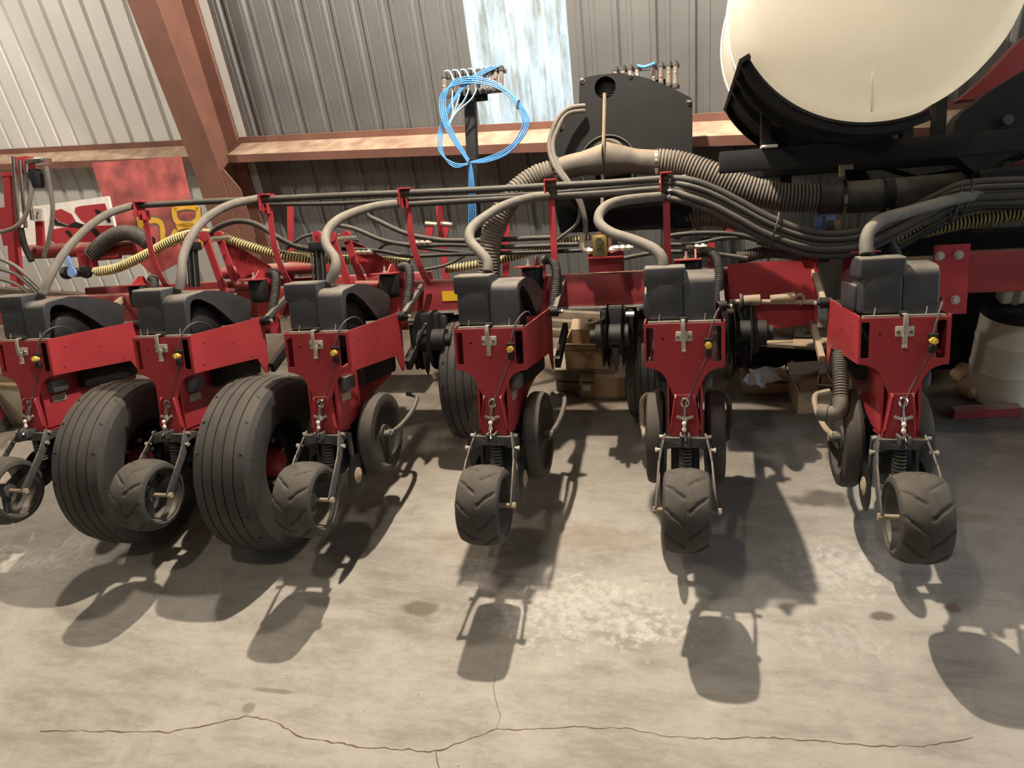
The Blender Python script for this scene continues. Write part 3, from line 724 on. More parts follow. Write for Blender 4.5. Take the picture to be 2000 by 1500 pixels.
hose('seed_hose', [(1296, 526, .10), (1294, 505, .11), (1278, 487, .14), (1240, 470, .2), (1195, 455, .27), (1172, 438, .33), (1170, 420, .38), (1185, 402, .45), (1215, 392, .55), (1255, 387, .65), (1292, 384, .75)], .022, HOSE, 'grey hose making a wide S in front of the fan cover', group=G1)
hose('seed_hose', [(1692, 496, .10), (1692, 470, .12), (1700, 448, .16), (1725, 428, .25), (1770, 415, .4), (1830, 398, .55), (1885, 385, .7), (1950, 380, .78), (2030, 385, .8), (2600, 372, .8)], .024, HOSE, 'grey hose rising from the last hopper into the right bundle', group=G1)
G2 = 'hoses of the overhead run'
BUN = [(1350, 352), (1400, 370), (1450, 396), (1500, 423), (1560, 447), (1620, 457), (1690, 449), (1760, 418), (1830, 382), (1890, 358), (2030, 350), (2600, 330)]
def run(start, i, r, lab, dz):
    pts = [(u, v, .76) for u, v in start]+[(u-dz*.25, v+dz, .74-.02*(i % 2)) for u, v in BUN]
    hose('run_hose', pts, r, HOSED, lab, group=G2)
run([(262, 402), (400, 394), (516, 389), (660, 382), (790, 377), (930, 371), (1074, 363), (1190, 357), (1300, 349)], 0, .0165, 'uppermost hose of the overhead run, spanning every hanger', 0)
run([(516, 399), (660, 397), (790, 389), (930, 384), (1074, 376), (1190, 367), (1300, 358)], 1, .012, 'thin middle hose of the overhead run, starting at the second hanger', 11)
run([(800, 399), (930, 391), (1074, 383), (1190, 376), (1300, 368)], 2, .0165, 'lower hose of the overhead run, starting at the third hanger', 22)
run([(1080, 384), (1190, 379), (1300, 372)], 3, .015, 'hose joining the overhead run at the fourth hanger', 31)
run([(1296, 385)], 4, .016, 'lowest hose of the bundle leaving the diving hanger', 42)
for i, (u, v, lab) in enumerate(((1308, 358, 'steel clamp stack just right of the diving hanger'), (1336, 362, 'second steel clamp stack on the diving hose bundle'))):
    c_ = pthing('hose_clamp', at(u, v+20, .76), lab, 'clamp', 'steel hose clamps')
    for k in range(3):
        p = at(u, v-8+k*16, .76)
        ppart('band', MB().tube([Vector((p.x, p.y+.022*math.cos(q), p.z+.022*math.sin(q))) for q in [2*PI*j/16 for j in range(16)]], .004, 6, closed=True), CHR, c_)
        ppart('screw', MB().cyl((p.x-.008, p.y-.02, p.z+.022), (p.x+.01, p.y-.02, p.z+.022), .006, 6), CHR, c_)
for u, v, lab in ((1512, 450, 'black tie around the sagging hose bundle'), (1888, 385, 'grey strap around the hose bundle at the right'), (1866, 398, 'thin tie around the hose bundle at the right')):
    p = at(u, v, .73); pmesh('bundle_tie', MB().tube([Vector((p.x+.02*math.sin(q), p.y+.035*math.cos(q), p.z+.075*math.sin(q))) for q in [2*PI*j/20 for j in range(20)]], .005, 6, closed=True), BHOSE, lab, 'tie', 'bundle ties')
G3 = 'black hydraulic hoses behind the units'
HYD = [([(640, 437), (690, 446), (750, 470), (810, 479), (880, 478), (1000, 482), (1130, 477)], .012, 'hydraulic hose sloping down from the third mast'),
       ([(668, 486), (740, 490), (800, 500), (880, 497), (1000, 494), (1140, 489)], .011, 'hydraulic hose lying level under the overhead run'),
       ([(716, 398), (718, 420), (740, 432), (790, 455), (840, 466), (900, 470), (1075, 464)], .013, 'hydraulic hose curving behind the bare strap'),
       ([(740, 486), (752, 477), (775, 476), (820, 484), (900, 492), (930, 494)], .009, 'thin hydraulic hose with a small hump'),
       ([(820, 528), (870, 518), (905, 500), (920, 490)], .008, 'short thin cable rising to the fourth hopper'),
       ([(408, 462), (425, 444), (462, 432), (500, 438), (540, 462), (575, 480), (612, 488)], .016, 'black arched hose crossing the yellow coil hose'),
       ([(1190, 512), (1240, 500), (1300, 492), (1380, 494), (1460, 505)], .011, 'black hose low behind the straight-on unit'),
       ([(1300, 462), (1350, 456), (1420, 456), (1470, 466), (1520, 485)], .012, 'tan-dusted hose level with the brass block'),
       ([(1310, 478), (1360, 476), (1410, 465), (1440, 464)], .010, 'short dusted hose under the diving bundle'),
       ([(1480, 470), (1510, 478), (1560, 480), (1640, 470), (1720, 470)], .018, 'thick dark hose sagging toward the last unit'),
       ([(1560, 492), (1640, 486), (1720, 470), (1800, 430), (1880, 400), (2030, 395), (2600, 380)], .020, 'dark hose rising under the right bundle'),
       ([(1740, 490), (1790, 462), (1850, 430), (1900, 405), (2030, 400), (2600, 392)], .020, 'dusty hose crossing under the grey strap'),
       ([(560, 486), (580, 470), (600, 460), (640, 455), (700, 470)], .009, 'thin hose looping over the second mast'),
       ([(0, 505), (30, 520), (60, 545), (88, 572)], .011, 'upper of the grey cables at the left edge'),
       ([(0, 525), (30, 535), (55, 555), (75, 575)], .011, 'middle of the grey cables at the left edge'),
       ([(0, 545), (25, 552), (45, 563), (62, 578)], .010, 'lowest of the grey cables at the left edge')]
for i, (p, r, lab) in enumerate(HYD):
    y = .92 if i < 13 else .35
    if i in (9, 10, 11): y = .85
    hose('hydraulic_hose', [(u, v, y) for u, v in p], r, (HOSED, BHOSE)[i % 2] if i < 13 else HOSE, lab, group=G3, seg=8)
def coil(pts, r, lab):
    P = path(pts); o = pthing('coil_hose', P[len(P)//2]-Vector((0, 0, r)), lab, 'hose', 'yellow coil hoses')
    ppart('core', MB().tube(P, r*.86, 10), BHOSE, o); ppart('coil', helix(MB(), P, r*.95, .0165, .0046, 12, 5), YEL, o, 60)
coil([(187, 531, .95), (230, 523, .95), (290, 495, .95), (340, 468, .95), (385, 456, .95), (430, 462, .95), (490, 482, .95), (545, 497, .95), (600, 505, .97), (660, 507, 1.0), (740, 510, 1.0), (800, 515, 1.0)], .026, 'cream coil hose arching from the blue-handled valve across two units')
coil([(870, 527, 1.0), (960, 512, 1.05), (1020, 496, 1.05), (1090, 476, 1.05), (1152, 462, 1.05)], .022, 'yellow coil hose rising behind the middle hanger to the brass block')
coil([(1700, 470, 1.0), (1800, 452, 1.0), (1880, 435, 1.0), (1950, 424, 1.0), (2030, 416, 1.0), (2600, 380, 1.0)], .030, 'dim yellow coil hose in the dark at the right edge')
# valve
p = at(150, 532, .93)
vb = pthing('ball_valve', p-Vector((0, 0, .03)), 'black ball valve with a blue lever handle, left end of the coil hose', 'valve')
ppart('body', MB().cyl(p+Vector((-.10, 0, 0)), p+Vector((.09, 0, 0)), .028, 14).cyl(p+Vector((-.09, 0, 0)), p+Vector((-.06, 0, 0)), .038, 8).cyl(p+Vector((.05, 0, 0)), p+Vector((.08, 0, 0)), .038, 8).cyl(p+Vector((-.01, 0, 0)), p+Vector((-.01, -.06, 0)), .02, 10), BLK, vb)
h0 = at(141, 532, .86); h1 = at(131, 500, .86)
ppart('lever', MB().cyl(h0+Vector((0, .006, 0)), h0-Vector((0, .008, 0)), .028, 18).bar(h0, h1, .03, .012, (0, 1, 0), r=.003), BLUEH, vb, label='blue lever')
# ribbed air ducts
def duct(name, pts, r, lab, pitch=.0165, amp=.0045, mt_=None):
    m_ = MB(); ribbed(m_, path(pts), r, pitch, amp, 20); return pmesh(name, m_, mt_ or DUCT, lab, 'duct', 'ribbed air ducts', 75)
duct('air_duct', [(1085, 334, .95), (1045, 347, .93), (1005, 378, .9), (975, 425, .88), (957, 480, .87), (955, 545, .87)],   .056, 'ribbed air duct drooping left off the fan tee')
duct('air_duct', [(1280, 317, .95), (1330, 323, .95), (1390, 343, .93), (1450, 368, .92), (1520, 384, .92), (1600, 388, .92)], .063, 'ribbed air duct sweeping right off the fan tee')
duct('air_duct', [(1312, 452, 1.15), (1335, 432, 1.12), (1375, 420, 1.1), (1430, 425, 1.1), (1480, 440, 1.1)], .055, 'short ribbed duct tucked under the diving hose bundle')
duct('air_duct', [(180, 497, 1.05), (205, 472, 1.05), (235, 456, 1.05), (265, 458, 1.05), (292, 476, 1.05)], .045, 'dark ribbed duct arching behind the coil hose at the left', .018, .003, HOSED)
duct('air_duct', [(1440, 505, 1.0), (1500, 492, 1.0), (1560, 496, 1.0), (1620, 500, 1.0)], .030, 'small dark ribbed duct behind the drive shaft', .012, .003, HOSED)
P = path([(1600, 388, .92), (1700, 383, .92), (1850, 371, .92), (2040, 352, .92), (2600, 300, .92)])
pp = pthing('air_pipe', P[10]-Vector((0, 0, .06)), 'smooth dark air pipe running to the right edge, dusty on top', 'pipe')
ppart('pipe', MB().tube(P, .073, 24), HOSED, pp, 60)
for u, v, mt_ in ((1646, 386, CHR), (1732, 380, BLKD), (1893, 367, BLKD)):
    c = at(u, v, .92); ww = .008 if mt_ == CHR else .022
    ppart('band', MB().lathe([(-ww, .0735), (-ww, .079), (ww, .079), (ww, .0735)], c, 'x', 28, True), mt_, pp)
for dv in (-30, 28):
    q = at(1733, 381+dv, .86); ppart('bolt', MB().cyl(q, q-Vector((0, .012, 0)), .007, 6), CHR, pp)
tee = pthing('fan_tee', at(1185, 330, .95), 'dust-covered tee pipe on the front of the black fan cover', 'pipe')
PT = path([(1082, 336, .95), (1110, 326, .95), (1145, 318, .94), (1182, 312, .93)]); PT2 = path([(1182, 312, .93), (1220, 313, .94), (1250, 316, .95), (1290, 318, .95)])
ppart('left_arm', MB().tube(PT, .06, 24, rf=lambda i: .058+.028*max(0, (i-len(PT)*.55)/(len(PT)*.45))), TEE if False else mat('dusty_tee', (.105, .093, .080), .6, var=.25, dust=.8, dcol=(.33, .245, .16)), tee, 60)
ppart('right_arm', MB().tube(PT2, .06, 24, rf=lambda i: .086-.026*min(1, i/(len(PT2)*.45))), MATS['dusty_tee'], tee, 60)
ppart('inlet', MB().cyl(at(1185, 308, .93), at(1185, 308, .93)+Vector((0, .12, .02)), .085, 24), MATS['dusty_tee'], tee, 60)
for u, v in ((1090, 332), (1283, 318)):
    c = at(u, v, .95); ppart('clamp_band', MB().lathe([(-.008, .062), (-.008, .068), (.008, .068), (.008, .062)], c, 'x', 28, True), CHR, tee)

# ================================================================== fan
YF = 1.06
oc = [(1132, 156), (1140, 152), (1170, 146), (1210, 143), (1235, 146), (1270, 155), (1310, 171), (1350, 192), (1352, 200), (1352, 310), (1350, 445), (1095, 455), (1082, 390), (1076, 320), (1080, 275), (1092, 245), (1112, 225), (1131, 213)]
ol = [(at(u, v, YF).x, at(u, v, YF).z) for u, v in oc]
hc = at(1182, 171, YF); hr = abs(at(1203, 171, YF).x-hc.x)
fan = pthing('fan_cover', (hc.x, YF, min(z for x, z in ol)), 'tall black fan cover with a round port near its top', 'fan cover')
pl_ = curveplate(ol, [circ(hc.x, hc.z, hr, 28)], .008, .001)
for q in pl_.v: q.y += YF
ppart('face', pl_, BLKD, fan)
n = len(ol); shp = MB(); vv = [(x, YF+.004, z) for x, z in ol]+[(x, YF+.20, z) for x, z in ol]
shp.add(vv, [(i, (i+1) % n, (i+1) % n+n, i+n) for i in range(n)]+[tuple(range(n, 2*n))])
ppart('housing', shp, BLK, fan)
ppart('port_ring', MB().lathe([(.0, hr), (.03, hr*.98), (.06, hr*.9), (.06, .0)], (hc.x, YF, hc.z), 'y', 28), BLK, fan)
for k in range(3): ppart('port_bar', MB().box(hc.x-hr*.95, hc.x+hr*.95, YF+.03, YF+.036, hc.z-.03+k*.012-.002, hc.z-.03+k*.012+.002), BLKD, fan)
rc = at(1187, 322, YF); rr_ = abs(at(1243, 322, YF).x-rc.x)
ppart('inlet_ring', MB().lathe([(-.004, rr_-.006), (-.012, rr_-.003), (-.012, rr_), (-.004, rr_+.003)], (rc.x, YF, rc.z), 'y', 44), GREY, fan)
for u, v in ((1137, 158), (1231, 148), (1345, 200), (1096, 248)):
    p = at(u, v, YF); ppart('bolt', MB().lathe([(-.016, .0), (-.014, .007), (-.006, .012), (-.004, .014)], (p.x, YF, p.z), 'y', 12), CHR, fan)
A, B = at(1181, 182, .92), at(1175, 452, .90)
pmesh('drain_rod', MB().cyl(B, A, .0085, 10), TAN, 'tan vertical rod hanging in front of the fan cover', 'rod')
for i, (d, lab) in enumerate(((0, 'outer grey hose looping down the left side of the fan cover'), (9, 'inner grey hose looping down the left side of the fan cover'))):
    hose('fan_hose', [(1142, 207+d, 1.02), (1108, 213+d, .98), (1085+d*.6, 240+d, .95), (1073+d*.7, 285, .92), (1082+d*.7, 322, .88), (1105+d*.6, 355, .85), (1127+d*.5, 388, .84), (1142, 425, .84), (1144, 462, .85)], .0125, HOSE, lab, group='hoses looping by the fan')
hose('fan_hose', [(1128, 385, .86), (1133, 410, .87), (1126, 438, .9), (1100, 460, .93), (1088, 470, .95)], .009, HOSE, 'thin hose curling back under the fan loops', group='hoses looping by the fan')
# brass block with fittings
p = at(1171, 480, .80); vbk = pthing('valve_block', p-Vector((0, 0, .05)), 'square brass valve block on a red bracket left of the S hose', 'valve')
ppart('block', MB().box(p.x-.036, p.x+.036, .80, .86, p.z-.052, p.z+.052, .003), BRASS, vbk)
ppart('hex_plug', MB().cyl((p.x, .80, p.z+.022), (p.x, .782, p.z+.022), .020, 6), CHR, vbk)
ppart('port', MB().lathe([(-.004, .010), (-.006, .014), (0, .018)], (p.x, .80, p.z-.024), 'y', 18), GREY, vbk)
for sg in (-1, 1):
    ppart('fitting', MB().cyl((p.x+sg*.036, .83, p.z-.022), (p.x+sg*.075, .83, p.z-.022), .012, 6).cyl((p.x+sg*.05, .83, p.z-.022), (p.x+sg*.062, .83, p.z-.022), .018, 6), ZINC, vbk)
ppart('elbow', MB().tube([p+Vector((-.07, .03, -.022)), p+Vector((-.085, .03, -.01)), p+Vector((-.087, .03, .06))], .015, 10), ZINC, vbk)
ppart('bracket', MB().box(p.x-.065, p.x+.11, .865, .875, p.z-.13, p.z-.02).box(p.x-.065, p.x+.11, .80, .875, p.z-.06, p.z-.053), RED, vbk)
# driveshaft in front of the toolbar end
ds = pthing('drive_shaft', at(1500, 590, .80), 'dust-caked drive shaft with a knuckle joint below the toolbar end', 'shaft')
c0, c1, c2, c3, c4 = (at(u, v, .80) for u, v in ((1424, 589), (1452, 587), (1484, 586), (1552, 580), (1640, 590)))
ppart('shaft', MB().cyl(c0, c4, .012, 10), TAN, ds); ppart('knuckle', MB().cyl(c1, c2, .024, 12, .027), TAN, ds); ppart('sleeve', MB().cyl(c2+(c3-c2)*.3, c3, .019, 12, .025), TAN, ds)
ppart('yoke_ring', MB().tube([c1+Vector((-.012, .034*math.cos(q), .034*math.sin(q)-.006)) for q in [2*PI*j/16 for j in range(16)]], .007, 6, closed=True), GREY, ds)
ppart('hook', MB().tube(spline([c3, c3+Vector((.03, 0, .01)), c3+Vector((.04, 0, -.02)), c3+Vector((.02, 0, -.035))], .01), .008, 8), TAN, ds)

# ================================================================== flow monitors and blue tubing
def monitor(cx, y, tubes, lab, post=None):
    us = [u for u, v0, v1 in tubes]
    base = at(sum(us)/len(us), max(v1 for u, v0, v1 in tubes), y)
    e = pthing('flow_monitor', base, lab, 'monitor', 'flow monitors')
    zs = []
    for u, v0, v1 in tubes:
        A, B = at(u, v0, y), at(u, v1, y); d = A-B
        t_ = ppart('sight_tube', MB().cyl(B+d*.12, A-d*.12, .0125, 12), CLEAR, e)
        ppart('cap', MB().cyl(A-d*.15, A, .016, 8).cyl(A-d*.05, A+d*.05, .011, 8), GREY, t_)
        ppart('foot', MB().cyl(B, B+d*.15, .016, 8).cyl(B+Vector((0, -.03, .01)), B+Vector((0, 0, .01)), .011, 8), GREY, t_)
        ppart('ball', MB().lathe([(-.007, .001), (-.005, .0055), (0, .0075), (.005, .0055), (.007, .001)], B.lerp(A, random.uniform(.25, .6))+Vector((0, -.0085, 0)), 'z', 10), RED if random.random() < .3 else ZINC, t_)
    A, B = at(us[0]-8, tubes[0][1]+6, y), at(us[-1]+8, tubes[-1][1]+6, y)
    C_, D_ = at(us[0]-8, tubes[0][2]-4, y), at(us[-1]+8, tubes[-1][2]-4, y)
    ppart('top_rail', MB().bar(A+Vector((0, .02, 0)), B+Vector((0, .02, 0)), .018, .018), GREY, e)
    ppart('bottom_rail', MB().bar(C_+Vector((0, .02, 0)), D_+Vector((0, .02, 0)), .018, .018), GREY, e)
    if post:
        P0, P1 = at(*post[0], y+.05), at(*post[1], y+.05)
        ppart('post', MB().bar(P1, P0, .055, .055, r=.003), BLKD, e)
        ppart('cross_plate', MB().box(P0.x-.06, P0.x+.10, y+.02, y+.03, P0.z-.05, P0.z+.0), BLKD, e)
YB = 1.05
monitor(920, YB, [(868, 145, 192), (885, 142, 188), (900, 140, 186), (915, 138, 184), (934, 137, 184), (946, 136, 183), (957, 134, 181), (968, 132, 180), (979, 131, 178)], 'row of grimy sight tubes on a black post with blue tubing', ((918, 182), (929, 470)))
monitor(1260, 1.28, [(1202, 132, 175), (1217, 130, 175), (1231, 129, 175), (1245, 127, 175), (1276, 126, 168), (1291, 124, 168), (1306, 122, 170), (1319, 121, 172)], 'row of grimy sight tubes rising behind the fan cover', ((1262, 160), (1262, 300)))
TIE = (917, 318)
bt = pthing('blue_tubing', at(920, 440, YB-.06), 'coil of bright blue tubing hung in loops on the black post', 'tubing')
for k in range(7):
    o_ = (k-1.5)*2.1; j = lambda a=2.2: random.uniform(-a, a)
    if k < 4:
        pts = [(917+o_, 318, YB-.07), (955+j(), 311+o_*1.5, YB-.07), (995+j(), 293+o_*1.8, YB-.07), (1020+o_*1.8, 262+j(), YB-.07), (1027+o_*1.8, 236+j(), YB-.07), (1013+o_*1.5, 203+j(), YB-.07), (985+j(), 175-o_*1.5, YB-.06), (950+j(), 160-o_*1.8, YB-.06), (915, 156-o_*2, YB-.06), (885, 163-o_*1.5, YB-.06), (868+o_*1.6, 182, YB-.06), (864+o_*1.7, 207, YB-.06), (871+o_*1.8, 240, YB-.07), (890+o_*1.6, 276, YB-.07), (908+o_, 304, YB-.07), (918+o_*.8, 325, YB-.07), (921+o_*1.6, 365, YB-.06), (922+o_*1.9, 405, YB-.05), (922+o_*2, 442, YB-.04)]
    else:
        o_ = (k-5)*1.9
        pts = [(925+o_*2.4, 442, YB-.03), (924+o_*2.4, 400, YB-.04), (920+o_*1.6, 350, YB-.05), (916, 322, YB-.07), (892, 324+o_*2, YB-.07), (870+o_*1.5, 311+o_*2, YB-.06), (859+o_*2, 286, YB-.06), (862+o_*2, 252, YB-.05), (872+o_*1.6, 222, YB-.05), (890, 190+o_*2, YB-.05), (912, 162+o_*2, YB-.05), (940, 143+o_*2, YB-.03), (968+o_*4, 129, YB-.01)]
    ppart('tube', MB().tube(path(pts), .0038, 7), BLUE, bt, 60)
for k in range(4):
    u = 868+k*15.5
    ppart('tube', MB().tube(path([(u, 140-k*1.5, YB-.0), (u+10, 139-k, YB-.02), (u+18, 160, YB-.045), (u+15-k*2, 190, YB-.05), (884+k*2, 222, YB-.05), (872+k*1.4, 250, YB-.05)]), .0045, 7), mat('pale_blue_tubing', (.38, .55, .72), .3, var=.1), bt, 60)
for u, v in ((917, 318), (1012, 204)):
    p = at(u, v, YB-.07); ppart('tie', MB().tube([Vector((p.x+.006*math.sin(q), p.y+.018*math.cos(q), p.z+.02*math.sin(q))) for q in [2*PI*j/14 for j in range(14)]], .003, 5, closed=True), BHOSE, bt)
hose('blue_tube', [(1246, 128, 1.26), (1258, 131, 1.24), (1268, 128, 1.24), (1278, 124, 1.26)], .008, BLUE, 'short blue tube between the sight tubes behind the fan cover', 'tubing')

def pol_(pts, y): return [(at(u, v, y).x, at(u, v, y).z) for u, v in pts]
# ================================================================== cream tank, its saddle and stand
YT = .12; TL = 1.12
tc = at(1727, -62, YT); TR = abs(at(1727, 226, YT).z-tc.z)
tk = pthing('liquid_tank', (tc.x, YT+TL/2, tc.z-TR), 'big round cream poly tank above the last row unit', 'tank')
pf = [(YT+.0, .0), (YT+.002, TR*.55), (YT+.012, TR*.86), (YT+.03, TR*.955), (YT+.065, TR*.995), (YT+.12, TR*1.01), (YT+.42, TR*1.012), (YT+.44, TR*.99), (YT+.50, TR*.99), (YT+.52, TR*1.012), (YT+.82, TR*1.012), (YT+TL-.12, TR*1.01), (YT+TL-.05, TR*.98), (YT+TL, TR*.85), (YT+TL+.02, 0)]
ppart('shell', MB().lathe(pf, (tc.x, 0, tc.z), 'y', 96), TANKM, tk, 40)
a, b = at(1705, 140, YT), at(1705, 222, YT)
ppart('mould_seam', MB().bar(a+Vector((0, .004, 0)), b+Vector((0, .03, .01)), .004, .006, (0, 1, 0)), TANKM, tk)
for yy in (YT+.47, YT+.95):
    ppart('strap', MB().lathe([(yy-.022, TR+.008), (yy-.022, TR+.014), (yy+.022, TR+.014), (yy+.022, TR+.008)], (tc.x, 0, tc.z), 'y', 96, True), WHT, tk)
for (u, v), yy in (((1458, 95), YT+.30), ((1440, 165), YT+.9)):
    p = at(u, v, yy); ppart('strap_hook', MB().tube(spline([p, p+Vector((-.012, 0, -.03)), p+Vector((.0, 0, -.06)), p+Vector((.012, 0, -.03)), p+Vector((.004, 0, .01))], .008), .006, 6), CHR, tk)
sd = pthing('tank_saddle', (tc.x, YT+.5, tc.z-TR-.4), 'black steel saddle and stand curved under the cream tank', 'stand')
def arcsheet(y0, y1, a0, a1, r0, r1, n=40):
    v = []; f = []
    for i in range(n+1):
        q = math.radians(a0+(a1-a0)*i/n); dx, dz = math.cos(q), math.sin(q)
        for y, r in ((y0, r0), (y1, r0), (y1, r1), (y0, r1)): v.append((tc.x+r*dx, y, tc.z+r*dz))
    for i in range(n):
        for k in range(4): f.append((i*4+k, i*4+(k+1) % 4, i*4+4+(k+1) % 4, i*4+4+k))
    f += [(0, 1, 2, 3), (n*4, n*4+3, n*4+2, n*4+1)]
    return MB().add(v, f)
ppart('saddle_sheet', arcsheet(YT+.02, YT+TL-.02, 209, 290, TR+.016, TR+.026), BLKD, sd, 30)
for yy in (YT+.03, YT+.28, YT+.55, YT+1.05): ppart('saddle_rib', arcsheet(yy, yy+.012, 209, 290, TR+.026, TR+.055), BLKD, sd, 30)
ppart('end_lip', arcsheet(YT+.0, YT+TL, 207.2, 209, TR+.012, TR+.05, 2), BLKD, sd, 30)
zb = at(1500, 305, .55).z
ppart('beam', MB().box(at(1405, 300, .55).x, 3.3, .52, .60, zb-.055, zb+.03, .004), BLKD, sd)
ppart('beam', MB().box(at(1405, 300, .55).x+.1, 3.3, .98, 1.06, zb-.055, zb+.03, .004), BLKD, sd)
for u in (1495, 1600, 1768, 1830):
    p = at(u, 290, .56); ppart('saddle_leg', MB().box(p.x-.02, p.x+.02, .53, .59, zb, tc.z-math.sqrt(max(.01, TR**2-min(TR*.98, abs(p.x-tc.x))**2))-.02), BLKD, sd)
pw = MB(); 
ppart('web_plate', MB().prism([(at(1490, 300, .56).x, zb), (at(1490, 300, .56).x+.03, zb+.10), (tc.x-.28, tc.z-TR+.045), (tc.x-.05, tc.z-TR-.02), (tc.x+.1, tc.z-TR-.02), (tc.x+.22, zb)], .545, .555, 'y'), BLKD, sd)
for u, v in ((1478, 335), (1560, 330)):
    p = at(u, v, .62); ppart('post', MB().box(p.x-.022, p.x+.022, 1.0, 1.06, p.z-.16, zb-.04), BLKD, sd)
ppart('edge_pad', MB().box(at(1487, 282, .5).x, at(1520, 282, .5).x, .50, .56, zb+.03, zb+.042, .005), WHT, sd)
# dark folding arm at the right
ar = pthing('fold_arm', at(1900, 330, .72), 'dark folding arm sloping up at the right edge behind the tank', 'arm')
pg = [(1855, 275), (1862, 240), (1876, 222), (1923, 185), (2070, 95), (2070, 290), (2000, 292), (1960, 312), (1900, 338), (1885, 325), (1855, 297)]
ppart('plate', MB().prism([(at(u, v, .78).x, at(u, v, .78).z) for u, v in pg], .76, .88, 'y'), BLK, ar)
p = at(1965, 235, .76); ppart('pin', MB().cyl((p.x, .76, p.z), (p.x, .73, p.z), .02, 14), GREY, ar)
pg = [(1870, 197), (1925, 150), (1990, 80), (2070, 20), (2070, 150), (1935, 192)]
pmesh('red_boom', MB().prism([(at(u, v, 1.0).x, at(u, v, 1.0).z) for u, v in pg], .98, 1.08, 'y'), REDD, 'dark red arm between the cream tank and the right edge', 'arm')
e = pthing('pivot_bracket', at(1670, 372, 1.06), 'black pivot bracket with a thin brace above the air pipe', 'bracket')
ppart('plate', MB().prism(pol_(((1648, 318), (1690, 316), (1690, 335), (1700, 352), (1738, 355), (1738, 366), (1665, 372), (1652, 345)), 1.06), 1.05, 1.08, 'y'), BLK, e)
ppart('brace', MB().bar(at(1690, 318, 1.06), at(1800, 350, 1.06), .02, .02, (0, 1, 0)), BLK, e)
ppart('strut', MB().bar(at(1780, 352, 1.06), at(1895, 330, 1.06), .03, .02, (0, 1, 0)), BLK, e)
pg = [(1640, 318), (1665, 318), (1665, 330), (1648, 330), (1648, 345), (1640, 345)]
pmesh('angle_iron', MB().prism([(at(u, v, .68).x, at(u, v, .68).z) for u, v in pg], .66, .70, 'y'), TAN, 'short dusty angle iron under the tank beam', 'bracket')
pg = [(1935, 345), (2040, 290), (2040, 345)]
pmesh('red_gusset', MB().prism([(at(u, v, .95).x, at(u, v, .95).z) for u, v in pg], .94, .97, 'y'), RED, 'red gusset at the right edge above the air pipe', 'bracket')
a, b = at(1560, 425, 1.18), at(2040, 520, 1.18)
db = pthing('crossbeam', (a.x+.4, 1.2, b.z), 'black crossbeam in the dark behind the last hopper', 'beam')
ppart('beam', MB().box(at(1700, 430, 1.15).x, 3.3, 1.14, 1.30, at(1800, 500, 1.15).z, at(1800, 452, 1.15).z, .006), BLK, db)
p = at(1910, 452, 1.12); ppart('pin', MB().cyl((p.x-.02, 1.12, p.z), (p.x+.08, 1.12, p.z+.006), .008, 8), CHR, db)

# ================================================================== lift masts between the units
def mast(u, lab, fl_=1):
    y = .80
    e = pthing('lift_mast', at(u+30, 565, y), lab, 'mast', 'red lift masts with black cylinders')
    def q(du, v, yy=y): return at(u+du, v, yy)
    for du, k in ((0, 0), (28, 1)):
        A, B = q(du+12, 462, y+.1*k), q(du+52, 575, y+.1*k)
        ppart('side_bar', MB().bar(B, A, .038, .014, (0, 1, 0)).cyl(A+Vector((0, -.012, 0)), A+Vector((0, .012, 0)), .03, 18), RED, e)
    A = q(22, 466); ppart('top_pin', MB().cyl(A+Vector((-.05, .0, 0)), A+Vector((.09, .05, 0)), .013, 10), ZINC, e)
    C0, C1 = q(-8, 560, y-.04), q(-14, 480, y-.04)
    ppart('cylinder', MB().cyl(C0, C0.lerp(C1, 1), .030, 20), BLK, e)
    for d in (-.028, .0, .028): ppart('tie_rod', MB().cyl(C0+Vector((d, -.030, 0)), C1+Vector((d, -.030, 0)), .004, 6), CHR if d == 0 else GREY, e)
    ppart('head_cap', MB().box(C1.x-.04, C1.x+.04, C1.y-.04, C1.y+.035, C1.z-.025, C1.z+.02, .005), BLK, e)
    ppart('clevis_ear', MB().cyl(C1+Vector((0, -.01, .05)), C1+Vector((0, .01, .05)), .026, 16).box(C1.x-.012, C1.x+.012, C1.y-.01, C1.y+.01, C1.z, C1.z+.05), RED, e)
    g = [(48, 470), (75, 480), (140, 520), (146, 532), (100, 536), (84, 545)]
    ppart('gusset', MB().prism([(q(a, b, y+.16).x, q(a, b, y+.16).z) for a, b in g], y+.155, y+.165, 'y'), RED, e)
    A, B = q(60, 556, y+.06), q(105, 556, y+.06)
    ppart('cross_tube', MB().cyl(A, B, .022, 14), REDD, e)
mast(388, 'red lift mast and black cylinder behind the second hopper')
mast(636, 'red lift mast and black cylinder behind the third hopper')
for u, lab in ((838, 'left of the two small red lugs below the blue tubing'), (868, 'right of the two small red lugs below the blue tubing')):
    e = pthing('red_lug', at(u, 490, 1.2), lab, 'lug', 'small red lugs')
    A, B = at(u+3, 436, 1.2), at(u-6, 492, 1.2)
    ppart('ear', MB().bar(B, A, .045, .012, (0, 1, 0)), RED, e); ppart('pin', MB().cyl(A+Vector((-.03, -.0, 0)), A+Vector((.04, 0, -.01)), .013, 8), ZINC, e)
